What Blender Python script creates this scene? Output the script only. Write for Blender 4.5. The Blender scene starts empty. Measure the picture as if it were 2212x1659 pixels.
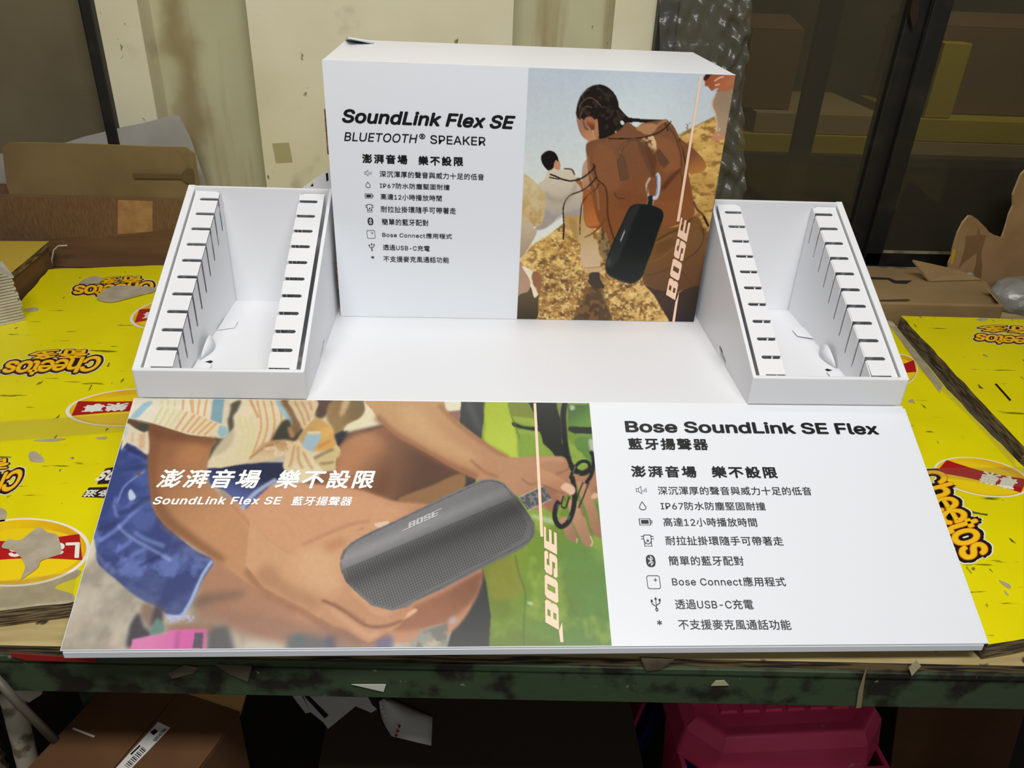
import bpy, bmesh, math, random, os
import numpy as np
from mathutils import Vector, Matrix
from mathutils.geometry import tessellate_polygon
random.seed(7)
S = bpy.context.scene
C = S.collection

# ------------------------------------------------------------------ camera
CAM = Vector((-0.0829, -0.8630, 0.5176))
PITCH, YAW, ROLL, FPX = 0.5166, 0.0679, 0.0455, 1701.33      # metres / radians; focal length for a 2212 px wide frame
fw = Vector((math.sin(YAW)*math.cos(PITCH), math.cos(YAW)*math.cos(PITCH), -math.sin(PITCH)))
r0 = Vector((math.cos(YAW), -math.sin(YAW), 0)); u0 = r0.cross(fw)
rt = r0*math.cos(ROLL)+u0*math.sin(ROLL); up = -r0*math.sin(ROLL)+u0*math.cos(ROLL)
cd = bpy.data.cameras.new('camera'); cam = bpy.data.objects.new('camera', cd); C.objects.link(cam)
cd.sensor_fit = 'HORIZONTAL'; cd.sensor_width = 36; cd.lens = FPX/2212*36; cd.clip_start = 0.02
cam.matrix_world = Matrix(((rt.x, up.x, -fw.x, CAM.x), (rt.y, up.y, -fw.y, CAM.y), (rt.z, up.z, -fw.z, CAM.z), (0, 0, 0, 1)))
S.camera = cam

# ------------------------------------------------------------------ world, lamps, exposure
S.view_settings.view_transform = 'Standard'; S.view_settings.look = 'None'
S.view_settings.exposure = 0.0; S.view_settings.gamma = 1.0; S.view_settings.use_curve_mapping = False
wd = bpy.data.worlds.new('workshop_air'); S.world = wd; wd.use_nodes = True
wd.node_tree.nodes['Background'].inputs[0].default_value = (0.95, 0.97, 1.0, 1)
wd.node_tree.nodes['Background'].inputs[1].default_value = 0.10
def area(name, loc, target, sx, sy, power, col=(1, 1, 1)):
    l = bpy.data.lights.new(name, 'AREA'); l.shape = 'RECTANGLE'; l.size = sx; l.size_y = sy; l.energy = power; l.color = col
    o = bpy.data.objects.new(name, l); C.objects.link(o); o.location = loc
    o.rotation_euler = (Vector(target)-Vector(loc)).to_track_quat('-Z', 'Y').to_euler()
    return o
area('tube_and_fill_lamp', (-0.05, -1.00, 1.70), (-0.05, -0.05, 0), 1.5, 0.3, 37, (1, 0.985, 0.965))
area('tube_and_fill_lamp', (0.0, 0.35, 1.80), (0.0, 0.4, 0), 1.5, 0.2, 5.5, (1, 0.985, 0.965))
area('tube_and_fill_lamp', (0.35, -2.3, 1.60), (0.3, -0.3, -0.4), 1.3, 0.25, 9, (1, 0.985, 0.965))  # unseen fill lamp added behind the camera to brighten fronts under the table

# ------------------------------------------------------------------ helpers
def lin(c):
    c = np.asarray(c, float)/255.0
    return np.where(c <= 0.04045, c/12.92, ((c+0.055)/1.055)**2.4)
def rgba(c): return tuple(float(x) for x in lin(c))+(1.0,)
def pray(px, py):
    return (fw + rt*((px-1106)/FPX) - up*((py-829.5)/FPX))
def hz(px, py, z):
    d = pray(px, py); return CAM + d*((z-CAM.z)/d.z)
def hy(px, py, y):
    d = pray(px, py); return CAM + d*((y-CAM.y)/d.y)

MATS = {}
def mat(name, col, rough=0.6, col2=None, scale=8, amount=1.0, lo=0.4, hi=0.6, stretch=(1, 1, 1), bump=0, bscale=60, spec=0.5,
        coat=0, metal=0, extra=None):
    """principled material; col -> col2 blended by thresholded noise; extra = list of (colour, scale, lo, hi, stretch) layers"""
    if name in MATS: return MATS[name]
    m = bpy.data.materials.new(name); m.use_nodes = True; nt = m.node_tree; N = nt.nodes; L = nt.links
    b = N['Principled BSDF']
    b.inputs['Roughness'].default_value = rough; b.inputs['Specular IOR Level'].default_value = spec
    b.inputs['Coat Weight'].default_value = coat; b.inputs['Coat Roughness'].default_value = 0.15; b.inputs['Metallic'].default_value = metal
    tc = N.new('ShaderNodeTexCoord')
    layers = []
    if col2 is not None: layers.append((col2, scale, lo, hi, stretch, amount))
    for e in (extra or []): layers.append(tuple(e)+((1.0,) if len(e) == 5 else ()))
    cur = None
    for (c2, sc, l0, h0, st, am) in layers:
        mp = N.new('ShaderNodeMapping'); mp.inputs['Scale'].default_value = st; L.new(tc.outputs['Object'], mp.inputs[0])
        nz = N.new('ShaderNodeTexNoise'); nz.inputs['Scale'].default_value = sc; nz.inputs['Detail'].default_value = 6; L.new(mp.outputs[0], nz.inputs[0])
        mr = N.new('ShaderNodeMapRange'); mr.inputs[1].default_value = l0; mr.inputs[2].default_value = h0; mr.inputs[4].default_value = am
        L.new(nz.outputs[0], mr.inputs[0])
        mx = N.new('ShaderNodeMix'); mx.data_type = 'RGBA'; L.new(mr.outputs[0], mx.inputs[0])
        if cur is None: mx.inputs[6].default_value = rgba(col)
        else: L.new(cur, mx.inputs[6])
        mx.inputs[7].default_value = rgba(c2); cur = mx.outputs[2]
    if cur is None: b.inputs['Base Color'].default_value = rgba(col)
    else: L.new(cur, b.inputs['Base Color'])
    if bump:
        nz = N.new('ShaderNodeTexNoise'); nz.inputs['Scale'].default_value = bscale; nz.inputs['Detail'].default_value = 4; L.new(tc.outputs['Object'], nz.inputs[0])
        bp = N.new('ShaderNodeBump'); bp.inputs['Strength'].default_value = bump; bp.inputs['Distance'].default_value = 0.002
        L.new(nz.outputs[0], bp.inputs['Height']); L.new(bp.outputs[0], b.inputs['Normal'])
    MATS[name] = m
    return m

class MB:
    """collects geometry and links it as ONE mesh object"""
    def __init__(s): s.v = []; s.f = []; s.mi = []
    def add(s, vs, fs, mi=0):
        o = len(s.v); s.v += [Vector(p) for p in vs]; s.f += [[i+o for i in f] for f in fs]; s.mi += [mi]*len(fs)
    def box(s, lo, hi, mi=0):
        x0, y0, z0 = lo; x1, y1, z1 = hi
        s.add([(x0,y0,z0),(x1,y0,z0),(x1,y1,z0),(x0,y1,z0),(x0,y0,z1),(x1,y0,z1),(x1,y1,z1),(x0,y1,z1)],
              [(0,3,2,1),(4,5,6,7),(0,1,5,4),(1,2,6,5),(2,3,7,6),(3,0,4,7)], mi)
    def plate(s, outer, O, U, V, t, holes=(), mi=0, mside=None):
        """flat outline (2-D, metres) on the plane O,U,V, thickened by t behind U x V"""
        O, U, V = Vector(O), Vector(U), Vector(V); N = U.cross(V).normalized()
        loops = [list(outer)]+[list(h) for h in holes]
        tri = tessellate_polygon([[Vector((p[0], p[1], 0)) for p in l] for l in loops])
        pts = [p for l in loops for p in l]
        a = [O+U*p[0]+V*p[1] for p in pts]; n = len(a)
        fs = []
        for t3 in tri:
            q = [pts[i] for i in t3]
            ar = (q[1][0]-q[0][0])*(q[2][1]-q[0][1])-(q[2][0]-q[0][0])*(q[1][1]-q[0][1])
            fs.append(list(t3) if ar > 0 else list(t3)[::-1])
        if t <= 0:
            s.add(a, fs, mi); return
        b = [p-N*t for p in a]
        s.add(a+b, fs+[[i+n for i in f[::-1]] for f in fs], mi)
        base = len(s.v)-2*n; k = 0
        for li, l in enumerate(loops):
            m = len(l); area2 = sum(l[i][0]*l[(i+1) % m][1]-l[(i+1) % m][0]*l[i][1] for i in range(m))
            for i in range(m):
                j = (i+1) % m; f = [base+k+i, base+k+i+n, base+k+j+n, base+k+j]
                if (area2 < 0) != (li > 0): f = f[::-1]
                s.f.append(f); s.mi.append(mi if mside is None else mside)
            k += m
    def tube(s, pts, r, n=8, mi=0, r2=None, closed=False):
        pts = [Vector(p) for p in pts]; m = len(pts); vs = []; up0 = None
        for i, p in enumerate(pts):
            d = ((pts[(i+1) % m] if closed or i < m-1 else p)-(pts[i-1] if closed or i > 0 else p)).normalized()
            if up0 is None:
                up0 = Vector((0, 0, 1)) if abs(d.z) < 0.9 else Vector((1, 0, 0))
            a = d.cross(up0).normalized(); b = a.cross(d).normalized(); up0 = b
            rr = r if r2 is None else r+(r2-r)*i/(m-1)
            vs += [p+a*rr*math.cos(2*math.pi*k/n)+b*rr*math.sin(2*math.pi*k/n) for k in range(n)]
        fs = [[i*n+k, i*n+(k+1) % n, ((i+1) % m)*n+(k+1) % n, ((i+1) % m)*n+k] for i in range(m if closed else m-1) for k in range(n)]
        if not closed: fs += [list(range(n))[::-1], [(m-1)*n+k for k in range(n)]]
        s.add(vs, fs, mi)
    def sheet(s, grid, t=0, mi=0):
        """grid of points [row][col] -> surface, optionally thickened downwards"""
        R, Q = len(grid), len(grid[0])
        vs = [Vector(p) for row in grid for p in row]
        fs = [[i*Q+j, i*Q+j+1, (i+1)*Q+j+1, (i+1)*Q+j] for i in range(R-1) for j in range(Q-1)]
        if t:
            n = len(vs); vs = vs+[p-Vector((0, 0, t)) for p in vs]
            fs += [[k+n for k in f[::-1]] for f in fs]
            ring = [j for j in range(Q)]+[i*Q+Q-1 for i in range(1, R)]+[(R-1)*Q+j for j in range(Q-2, -1, -1)]+[i*Q for i in range(R-2, 0, -1)]
            fs += [[ring[i], ring[i]+n, ring[(i+1) % len(ring)]+n, ring[(i+1) % len(ring)]] for i in range(len(ring))]
        s.add(vs, fs, mi)
    def build(s, name, mats, parent=None, smooth=False, bevel=0, label=None, seg=2):
        mats = mats if isinstance(mats, (list, tuple)) else [mats]
        off = WLOC.get(parent.name, Vector()) if parent else Vector()
        me = bpy.data.meshes.new(name); me.from_pydata([tuple(p-off) for p in s.v], [], s.f); 
        for m in mats: me.materials.append(m)
        if len(mats) > 1: me.polygons.foreach_set('material_index', s.mi)
        bm = bmesh.new(); bm.from_mesh(me)
        if bevel or smooth: bmesh.ops.remove_doubles(bm, verts=bm.verts, dist=1e-6)
        bmesh.ops.recalc_face_normals(bm, faces=bm.faces); bm.to_mesh(me); bm.free()
        if smooth:
            me.polygons.foreach_set('use_smooth', [True]*len(me.polygons))
        me.update()
        o = bpy.data.objects.new(name, me); C.objects.link(o)
        if parent: o.parent = parent; WLOC[o.name] = off
        if bevel:
            b = o.modifiers.new('edge', 'BEVEL'); b.width = bevel; b.segments = seg; b.limit_method = 'ANGLE'; b.angle_limit = math.radians(40)
        if label: o['label'] = label
        return o
WLOC = {}
def tag(o, label, cat, group=None):
    o['label'] = label; o['category'] = cat
    if group: o['group'] = group
    return o
def thing(name, loc, label, cat, group=None):
    o = bpy.data.objects.new(name, None); C.objects.link(o); o.location = loc; o.empty_display_size = 0.05
    WLOC[o.name] = Vector(loc); return tag(o, label, cat, group)
def struct(o): o['kind'] = 'structure'; return o
def smooth_loop(pts, k=5, closed=True):
    n = len(pts); out = []
    for i in range(n if closed else n-1):
        p0, p1, p2, p3 = [pts[(i+d) % n] if closed else pts[min(max(i+d, 0), n-1)] for d in (-1, 0, 1, 2)]
        for j in range(k):
            t = j/k
            out.append(tuple(0.5*(2*p1[c]+(p2[c]-p0[c])*t+(2*p0[c]-5*p1[c]+4*p2[c]-p3[c])*t*t+(3*p1[c]-p0[c]-3*p2[c]+p3[c])*t**3) for c in (0, 1)))
    if not closed: out.append(tuple(pts[-1]))
    return out
def homography(src, dst):
    A = []
    for (x, y), (u, v) in zip(src, dst):
        A += [[x, y, 1, 0, 0, 0, -u*x, -u*y, -u], [0, 0, 0, x, y, 1, -v*x, -v*y, -v]]
    return np.linalg.svd(np.array(A, float))[2][-1].reshape(3, 3)
def happly(H, P):
    P = np.asarray(P, float); q = np.c_[P, np.ones(len(P))]@H.T; return q[:, :2]/q[:, 2:]
def zoomed(ox, oy, s, pts): return [(ox+x/s, oy+y/s) for x, y in pts]
# ------------------------------------------------------------------ materials
WHITE = mat('white_coated_board', (226, 227, 230), 0.42, spec=0.4)
PRINT_W = mat('white_printed_face', (224, 228, 233), 0.30, spec=0.38)
KRAFT_E = mat('kraft_flute_edge', (120, 98, 62), 0.9, (70, 52, 30), 400, 1, 0.45, 0.55)
DARK = mat('gap_shade_black', (18, 18, 18), 0.9)  # near-black that stands in for the shade inside slots and holes
YEL = mat('yellow_printed_board', (232, 220, 0), 0.34, (214, 200, 0), 6, 0.6, 0.4, 0.75, spec=0.45, bump=0.12, bscale=25,
          extra=[((120, 110, 20), 34, 0.665, 0.70, (0.35, 2.2, 1)), ((96, 86, 30), 40, 0.69, 0.71, (2.2, 0.5, 1)), ((150, 140, 110), 30, 0.725, 0.735, (1, 1, 1))])
EDGE = mat('corrugated_board_edge', (128, 112, 80), 0.9, (60, 46, 28), 30, 1, 0.42, 0.58, (1, 1, 14))
TORN = mat('torn_grey_paper', (178, 168, 146), 0.85, (160, 148, 126), 40, 0.8)
WALLP = mat('cream_wall_paint', (218, 212, 184), 0.75, (206, 199, 167), 5, 1, 0.35, 0.7, bump=0.1, bscale=30,
            extra=[((120, 110, 84), 45, 0.70, 0.73, (1, 1, 0.6)), ((160, 152, 122), 9, 0.62, 0.74, (1, 1, 1), 0.6)])
WALLR = mat('recess_wall_darker', (186, 183, 149), 0.8, (174, 169, 136), 5, 1, 0.35, 0.7, bump=0.1, bscale=30,  # darker, greener copy of the pillar wall's tone, used in the recesses
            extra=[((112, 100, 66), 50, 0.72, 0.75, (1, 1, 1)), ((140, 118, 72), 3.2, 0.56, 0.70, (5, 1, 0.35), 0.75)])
BLACKF = mat('black_window_metal', (20, 18, 15), 0.5, (36, 31, 26), 18, 1, 0.5, 0.7)
CARTON = mat('brown_carton_board', (146, 120, 78), 0.82, (128, 103, 64), 7, 1, 0.35, 0.7, bump=0.05, bscale=80)
CARTON_D = mat('dark_brown_carton_board', (112, 80, 50), 0.8, (96, 66, 40), 9, 1, 0.35, 0.7, (1, 1, 8))
OLIVE = mat('olive_brown_carton_board', (122, 102, 66), 0.82, (110, 90, 56), 6, 1)
GREEN = mat('chipped_green_paint', (58, 74, 50), 0.6, (30, 28, 20), 22, 1, 0.48, 0.60, bump=0.3, bscale=60, extra=[((120, 118, 92), 70, 0.70, 0.73, (1, 1, 1))])
PLY = mat('worn_plywood', (186, 168, 116), 0.8, (160, 140, 92), 6, 1, 0.4, 0.65, (1, 8, 1), extra=[((60, 46, 30), 30, 0.64, 0.68, (1, 1, 1))])
PLYE = mat('plywood_edge', (110, 92, 58), 0.9, (34, 26, 16), 20, 1, 0.42, 0.56, (1, 1, 16))
def clear_film(name, tint, amount, rough=0.12, bump=0.5, bscale=30, dust=0.4):
    """thin clear plastic: mostly see-through, with a rough sheen"""
    m = bpy.data.materials.new(name); m.use_nodes = True; N = m.node_tree.nodes; L = m.node_tree.links
    out = N['Material Output']; N.remove(N['Principled BSDF'])
    tr = N.new('ShaderNodeBsdfTransparent'); gl = N.new('ShaderNodeBsdfGlossy'); df = N.new('ShaderNodeBsdfDiffuse'); m1 = N.new('ShaderNodeMixShader'); m2 = N.new('ShaderNodeMixShader')
    tr.inputs[0].default_value = rgba(tint); gl.inputs['Roughness'].default_value = rough; df.inputs[0].default_value = rgba((200, 200, 190))
    tc = N.new('ShaderNodeTexCoord'); nz = N.new('ShaderNodeTexNoise'); nz.inputs['Scale'].default_value = bscale; nz.inputs['Detail'].default_value = 5
    bp = N.new('ShaderNodeBump'); bp.inputs['Strength'].default_value = bump; bp.inputs['Distance'].default_value = 0.01
    L.new(tc.outputs['Object'], nz.inputs[0]); L.new(nz.outputs[0], bp.inputs['Height']); L.new(bp.outputs[0], gl.inputs['Normal'])
    m1.inputs[0].default_value = dust; L.new(gl.outputs[0], m1.inputs[1]); L.new(df.outputs[0], m1.inputs[2])
    m2.inputs[0].default_value = amount; L.new(tr.outputs[0], m2.inputs[1]); L.new(m1.outputs[0], m2.inputs[2]); L.new(m2.outputs[0], out.inputs[0])
    return m
TAPE = clear_film('clear_packing_tape', (252, 251, 246), 0.06, 0.12, 0.8, 40)
FILM = clear_film('stretch_film', (248, 248, 242), 0.12, 0.22, 0.7, 22, 0.72)
BROWNTAPE = mat('brown_packing_tape', (96, 74, 46), 0.3, (110, 86, 54), 20, 1, spec=0.6)

# old water run down the recess beside the left pillar
_nt = WALLR.node_tree; _b = _nt.nodes['Principled BSDF']; _src = _b.inputs['Base Color'].links[0].from_socket
_tc = _nt.nodes.new('ShaderNodeTexCoord'); _sp = _nt.nodes.new('ShaderNodeSeparateXYZ'); _nt.links.new(_tc.outputs['Object'], _sp.inputs[0])
_nz = _nt.nodes.new('ShaderNodeTexNoise'); _nz.inputs['Scale'].default_value = 9; _nz.inputs['Detail'].default_value = 5; _nt.links.new(_tc.outputs['Object'], _nz.inputs[0])
_m1 = _nt.nodes.new('ShaderNodeMath'); _m1.operation = 'MULTIPLY_ADD'; _m1.inputs[1].default_value = 0.10; _m1.inputs[2].default_value = -0.05; _nt.links.new(_nz.outputs[0], _m1.inputs[0])
_m2 = _nt.nodes.new('ShaderNodeMath'); _m2.operation = 'ADD'; _nt.links.new(_sp.outputs[0], _m2.inputs[0]); _nt.links.new(_m1.outputs[0], _m2.inputs[1])
_m3 = _nt.nodes.new('ShaderNodeMath'); _m3.operation = 'SUBTRACT'; _m3.inputs[1].default_value = hy(392, 120, 1.02).x; _nt.links.new(_m2.outputs[0], _m3.inputs[0])
_m4 = _nt.nodes.new('ShaderNodeMath'); _m4.operation = 'ABSOLUTE'; _nt.links.new(_m3.outputs[0], _m4.inputs[0])
_mr = _nt.nodes.new('ShaderNodeMapRange'); _mr.interpolation_type = 'SMOOTHSTEP'; _mr.inputs[1].default_value = 0.0; _mr.inputs[2].default_value = 0.05; _mr.inputs[3].default_value = 0.75; _mr.inputs[4].default_value = 0.0; _nt.links.new(_m4.outputs[0], _mr.inputs[0])
_mx = _nt.nodes.new('ShaderNodeMix'); _mx.data_type = 'RGBA'; _mx.inputs[7].default_value = rgba((128, 108, 66)); _nt.links.new(_mr.outputs[0], _mx.inputs[0]); _nt.links.new(_src, _mx.inputs[6]); _nt.links.new(_mx.outputs[2], _b.inputs['Base Color'])

# ------------------------------------------------------------------ the room
YW = 0.95                                   # face of the back wall
RECESS = 0.07
FLOOR = -0.93
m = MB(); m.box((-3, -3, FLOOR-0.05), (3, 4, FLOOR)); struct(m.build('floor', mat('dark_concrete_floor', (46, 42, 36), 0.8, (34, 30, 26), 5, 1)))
def wx(px, py=0, y=YW): return hy(px, py, y).x
xa, xb, xc, xd, xe, xf = wx(203), wx(295), wx(530), wx(1110), wx(1330), wx(1420)
TOPZ = 1.75
m = MB()
m.box((xa, YW, FLOOR), (xb, YW+0.2, TOPZ)); m.box((xc, YW, FLOOR), (xd, YW+0.2, TOPZ)); m.box((xe, YW, FLOOR), (xf, YW+0.2, TOPZ))
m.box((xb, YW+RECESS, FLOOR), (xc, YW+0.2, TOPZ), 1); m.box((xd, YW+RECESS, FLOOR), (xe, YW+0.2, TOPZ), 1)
SILL = -0.165
m.box((-3, YW, FLOOR), (xa, YW+0.2, SILL-0.03)); m.box((xf, YW, FLOOR), (3, YW+0.2, SILL-0.03))
m.box((-3, YW, 1.15), (xa, YW+0.2, TOPZ)); m.box((xf, YW, 1.15), (3, YW+0.2, TOPZ))
m.box((-3, YW, SILL-0.03), (-2.6, YW+0.2, 1.15)); m.box((2.6, YW, SILL-0.03), (3, YW+0.2, 1.15))
struct(m.build('wall_back', [WALLP, WALLR]))
m = MB(); m.box((-3, -3, TOPZ+0.12), (3, 4, TOPZ+0.2)); struct(m.build('ceiling', mat('grey_ceiling', (150, 148, 138), 0.9)))
# old tape scrap and grey patch on the pillar
q = [hy(x, y, YW-0.001) for x, y in ((588, 310), (624, 308), (632, 350), (596, 352))]
m = MB(); m.add(q, [(0, 1, 2, 3)]); tag(m.build('tape_scrap', mat('aged_tape', (168, 160, 118), 0.4)), 'square of old yellowed tape stuck on the cream pillar', 'tape')
# window on the right (sliding, black frame) and the boarded one on the left
GLASS = bpy.data.materials.new('dusty_window_glass'); GLASS.use_nodes = True
_n = GLASS.node_tree.nodes; _l = GLASS.node_tree.links; _o = _n['Material Output']; _n.remove(_n['Principled BSDF'])
_t = _n.new('ShaderNodeBsdfTransparent'); _t.inputs[0].default_value = (0.66, 0.63, 0.56, 1); _g = _n.new('ShaderNodeBsdfGlossy'); _g.inputs['Roughness'].default_value = 0.03
_f = _n.new('ShaderNodeFresnel'); _f.inputs[0].default_value = 1.28; _x = _n.new('ShaderNodeMixShader'); _d = _n.new('ShaderNodeBsdfDiffuse'); _d.inputs[0].default_value = rgba((152, 143, 122))
_y = _n.new('ShaderNodeMixShader'); _y.inputs[0].default_value = 0.085
_l.new(_f.outputs[0], _x.inputs[0]); _l.new(_t.outputs[0], _x.inputs[1]); _l.new(_g.outputs[0], _x.inputs[2]); _l.new(_x.outputs[0], _y.inputs[1]); _l.new(_d.outputs[0], _y.inputs[2]); _l.new(_y.outputs[0], _o.inputs[0])
xg = wx(1462); xs0, xs1 = wx(1968), wx(2050)
win = bpy.data.objects.new('window_1', None); C.objects.link(win); win.location = (xf, YW, SILL); WLOC['window_1'] = Vector((xf, YW, SILL)); win['kind'] = 'structure'
ZT = 1.15
zr = hy(1960, 540, YW).z
m = MB()
m.box((xf, YW-0.03, SILL-0.03), (xg, YW+0.12, ZT)); m.box((xg, YW-0.03, SILL-0.03), (2.6, YW+0.12, SILL)); m.box((xg, YW-0.03, ZT-0.05), (2.6, YW+0.12, ZT))
m.box((2.55, YW-0.03, SILL), (2.6, YW+0.12, ZT))
m.build('window_frame', BLACKF, win, bevel=0.002)
m = MB(); m.box((xg, YW-0.034, SILL), (2.55, YW-0.028, SILL+0.012)); m.build('track', mat('worn_aluminium_track', (150, 140, 112), 0.5, (96, 88, 70), 20, 1), win)
m = MB(); xm = (xs0+xs1)/2
m.box((xs0, YW+0.0, SILL+0.012), (xm+0.004, YW+0.04, ZT-0.05)); m.box((xm, YW-0.022, SILL+0.012), (xs1, YW-0.001, ZT-0.05))
m.box((xm, YW-0.022, SILL+0.012), (2.55, YW-0.001, SILL+0.045)); m.box((xg, YW+0.0, SILL+0.012), (xm, YW+0.04, SILL+0.045))
m.build('sash', BLACKF, win, bevel=0.002)
m = MB(); m.box((xs1, YW-0.024, SILL+0.045), (2.55, YW-0.0225, SILL+0.052)); m.build('sash_strip', mat('worn_aluminium_track', (0, 0, 0)), win)
m = MB(); m.box((xg, YW+0.018, SILL+0.045), (xs0, YW+0.021, ZT-0.05)); m.build('pane', GLASS, win)
m = MB(); m.box((xs1, YW-0.012, SILL+0.045), (2.55, YW-0.009, ZT-0.05)); m.build('pane', GLASS, win)
m = MB()   # latch on the stile: a slim dark pull
pl = [hy(1972+dx, py, YW-0.004) for dx, py in ((2, -14), (8, 20), (4, 46), (-6, 62), (-12, 30), (-6, -4))]
m.add(pl+[p+Vector((0, -0.012, 0)) for p in pl], [list(range(6)), [11, 10, 9, 8, 7, 6]]+[[i, (i+1) % 6, (i+1) % 6+6, i+6] for i in range(6)])
m.build('pull_handle', mat('dark_bronze_pull', (44, 28, 18), 0.4), win)
m = MB(); q = [hy(x, y, YW+0.07) for x, y in ((1776, 0), (1822, 0))]; m.box((q[0].x, YW+0.06, SILL+0.012), (q[1].x, YW+0.08, ZT-0.05)); m.build('sash_stile', mat('dark_blue_grey_stile', (44, 44, 48), 0.5), win)
# dim store room behind the glass
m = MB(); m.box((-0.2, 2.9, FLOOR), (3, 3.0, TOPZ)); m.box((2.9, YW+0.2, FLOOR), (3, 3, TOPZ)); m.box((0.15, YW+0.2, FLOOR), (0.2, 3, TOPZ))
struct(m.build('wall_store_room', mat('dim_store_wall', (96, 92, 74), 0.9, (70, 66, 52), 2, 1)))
area('store_room_fill', (1.6, 1.35, 1.70), (1.6, 2.1, -0.5), 0.6, 0.2, 13, (1, 0.95, 0.8))  # unseen lamp added so the cartons behind the glass show
w2 = bpy.data.objects.new('window_2', None); C.objects.link(w2); w2.location = (xa, YW, SILL); WLOC['window_2'] = Vector((xa, YW, SILL)); w2['kind'] = 'structure'
xj = wx(178)
m = MB(); m.box((xj, YW-0.02, SILL-0.03), (xa, YW+0.12, ZT)); m.box((-2.6, YW-0.02, SILL-0.03), (xj, YW+0.12, SILL)); m.box((-2.6, YW-0.02, ZT-0.05), (xj, YW+0.12, ZT)); m.build('window_frame', BLACKF, w2, bevel=0.002)
zl = hy(100, 204, YW+0.05).z
bd = mat('brown_board_in_window', (110, 99, 74), 0.7, (96, 85, 62), 2.5, 1)
m = MB(); m.box((-2.6, YW+0.05, SILL), (xj, YW+0.07, zl)); m.build('board', bd, w2)
m = MB(); m.box((-2.6, YW+0.053, zl), (xj, YW+0.073, ZT-0.05)); m.build('board', bd, w2)
# cartons added behind the glass to approximate a dim, partly mirrored view
def crate(name, x0, x1, y0, y1, z0, z1, mt, label, group=None, cat='box', flap=True):
    t = thing(name, ((x0+x1)/2, (y0+y1)/2, z0), label, cat, group)
    b = MB(); b.box((x0, y0, z0), (x1, y1, z1)); b.build('carton_body', mt, t, bevel=0.003)
    if flap:
        b = MB(); xm_ = (x0+x1)/2
        b.plate([(0, 0), (x1-x0, 0), (x1-x0, (y1-y0)*0.48), (0, (y1-y0)*0.48)], (x0, y0, z1+0.004), (1, 0, 0), (0, 0.98, 0.2), 0.004); b.build('flap', mt, t)
        b = MB(); b.plate([(0, 0), (x1-x0, 0), (x1-x0, (y1-y0)*0.48), (0, (y1-y0)*0.48)], (x1, y1, z1+0.004), (-1, 0, 0), (0, -0.98, 0.1), 0.004); b.build('flap', mt, t)
    return t
YC = 2.0
def zc(py, px=1700, y=YC): return hy(px, py, y).z
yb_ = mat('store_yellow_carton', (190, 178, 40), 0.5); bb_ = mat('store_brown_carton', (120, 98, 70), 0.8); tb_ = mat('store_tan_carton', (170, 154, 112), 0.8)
zb = zc(330); x0, x1 = hy(1600, 280, YC).x, hy(1900, 280, YC).x
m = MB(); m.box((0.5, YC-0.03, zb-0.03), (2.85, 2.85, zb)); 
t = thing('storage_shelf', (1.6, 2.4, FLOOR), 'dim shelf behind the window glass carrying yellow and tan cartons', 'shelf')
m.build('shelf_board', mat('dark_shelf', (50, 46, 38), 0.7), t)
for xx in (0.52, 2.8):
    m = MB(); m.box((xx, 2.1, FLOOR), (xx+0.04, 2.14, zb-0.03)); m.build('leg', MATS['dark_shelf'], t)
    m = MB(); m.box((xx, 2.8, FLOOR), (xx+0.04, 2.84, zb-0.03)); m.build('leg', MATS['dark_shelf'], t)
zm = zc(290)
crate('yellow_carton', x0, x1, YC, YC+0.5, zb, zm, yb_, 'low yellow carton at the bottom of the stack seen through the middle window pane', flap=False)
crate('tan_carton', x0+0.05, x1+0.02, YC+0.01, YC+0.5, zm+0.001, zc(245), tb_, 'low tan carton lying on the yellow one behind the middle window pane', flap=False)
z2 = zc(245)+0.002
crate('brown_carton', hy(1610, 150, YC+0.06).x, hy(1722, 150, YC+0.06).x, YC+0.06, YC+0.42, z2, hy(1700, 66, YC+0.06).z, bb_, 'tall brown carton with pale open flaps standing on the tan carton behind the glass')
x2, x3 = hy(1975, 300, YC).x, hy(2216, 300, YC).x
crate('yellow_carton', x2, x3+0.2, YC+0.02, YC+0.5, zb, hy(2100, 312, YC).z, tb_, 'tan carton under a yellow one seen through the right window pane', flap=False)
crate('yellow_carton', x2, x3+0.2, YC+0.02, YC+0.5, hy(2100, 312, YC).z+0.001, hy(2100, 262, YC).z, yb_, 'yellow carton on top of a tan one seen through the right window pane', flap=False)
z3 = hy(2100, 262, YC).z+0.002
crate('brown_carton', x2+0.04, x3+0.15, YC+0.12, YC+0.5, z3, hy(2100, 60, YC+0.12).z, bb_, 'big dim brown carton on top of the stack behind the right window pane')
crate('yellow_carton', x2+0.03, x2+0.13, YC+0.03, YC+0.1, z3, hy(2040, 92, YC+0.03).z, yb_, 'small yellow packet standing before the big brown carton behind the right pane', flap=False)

# ------------------------------------------------------------------ work table
TROT = Matrix.Rotation(-0.036, 3, 'Z'); TORG = Vector((0, -0.266, 0))
def tp(x, y, z): return TORG+TROT@Vector((x, y, z))
def tbox(b, lo, hi, mi=0):
    x0, y0, z0 = lo; x1, y1, z1 = hi
    b.add([tp(*p) for p in ((x0,y0,z0),(x1,y0,z0),(x1,y1,z0),(x0,y1,z0),(x0,y0,z1),(x1,y0,z1),(x1,y1,z1),(x0,y1,z1))],
          [(0,3,2,1),(4,5,6,7),(0,1,5,4),(1,2,6,5),(2,3,7,6),(3,0,4,7)], mi)
ZP = -0.168                                    # plywood surface
tb = thing('work_table', (0, 0.3, FLOOR), 'long worn work table with plywood top and chipped green steel frame', 'table')
m = MB(); tbox(m, (-1.7, 0.004, ZP-0.018), (1.7, 1.13, ZP), 0)
for f in range(len(m.mi)):
    pass
m.mi = [0, 0, 1, 1, 1, 1]; m.f[0:2] = [m.f[1], m.f[0]]
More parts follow.
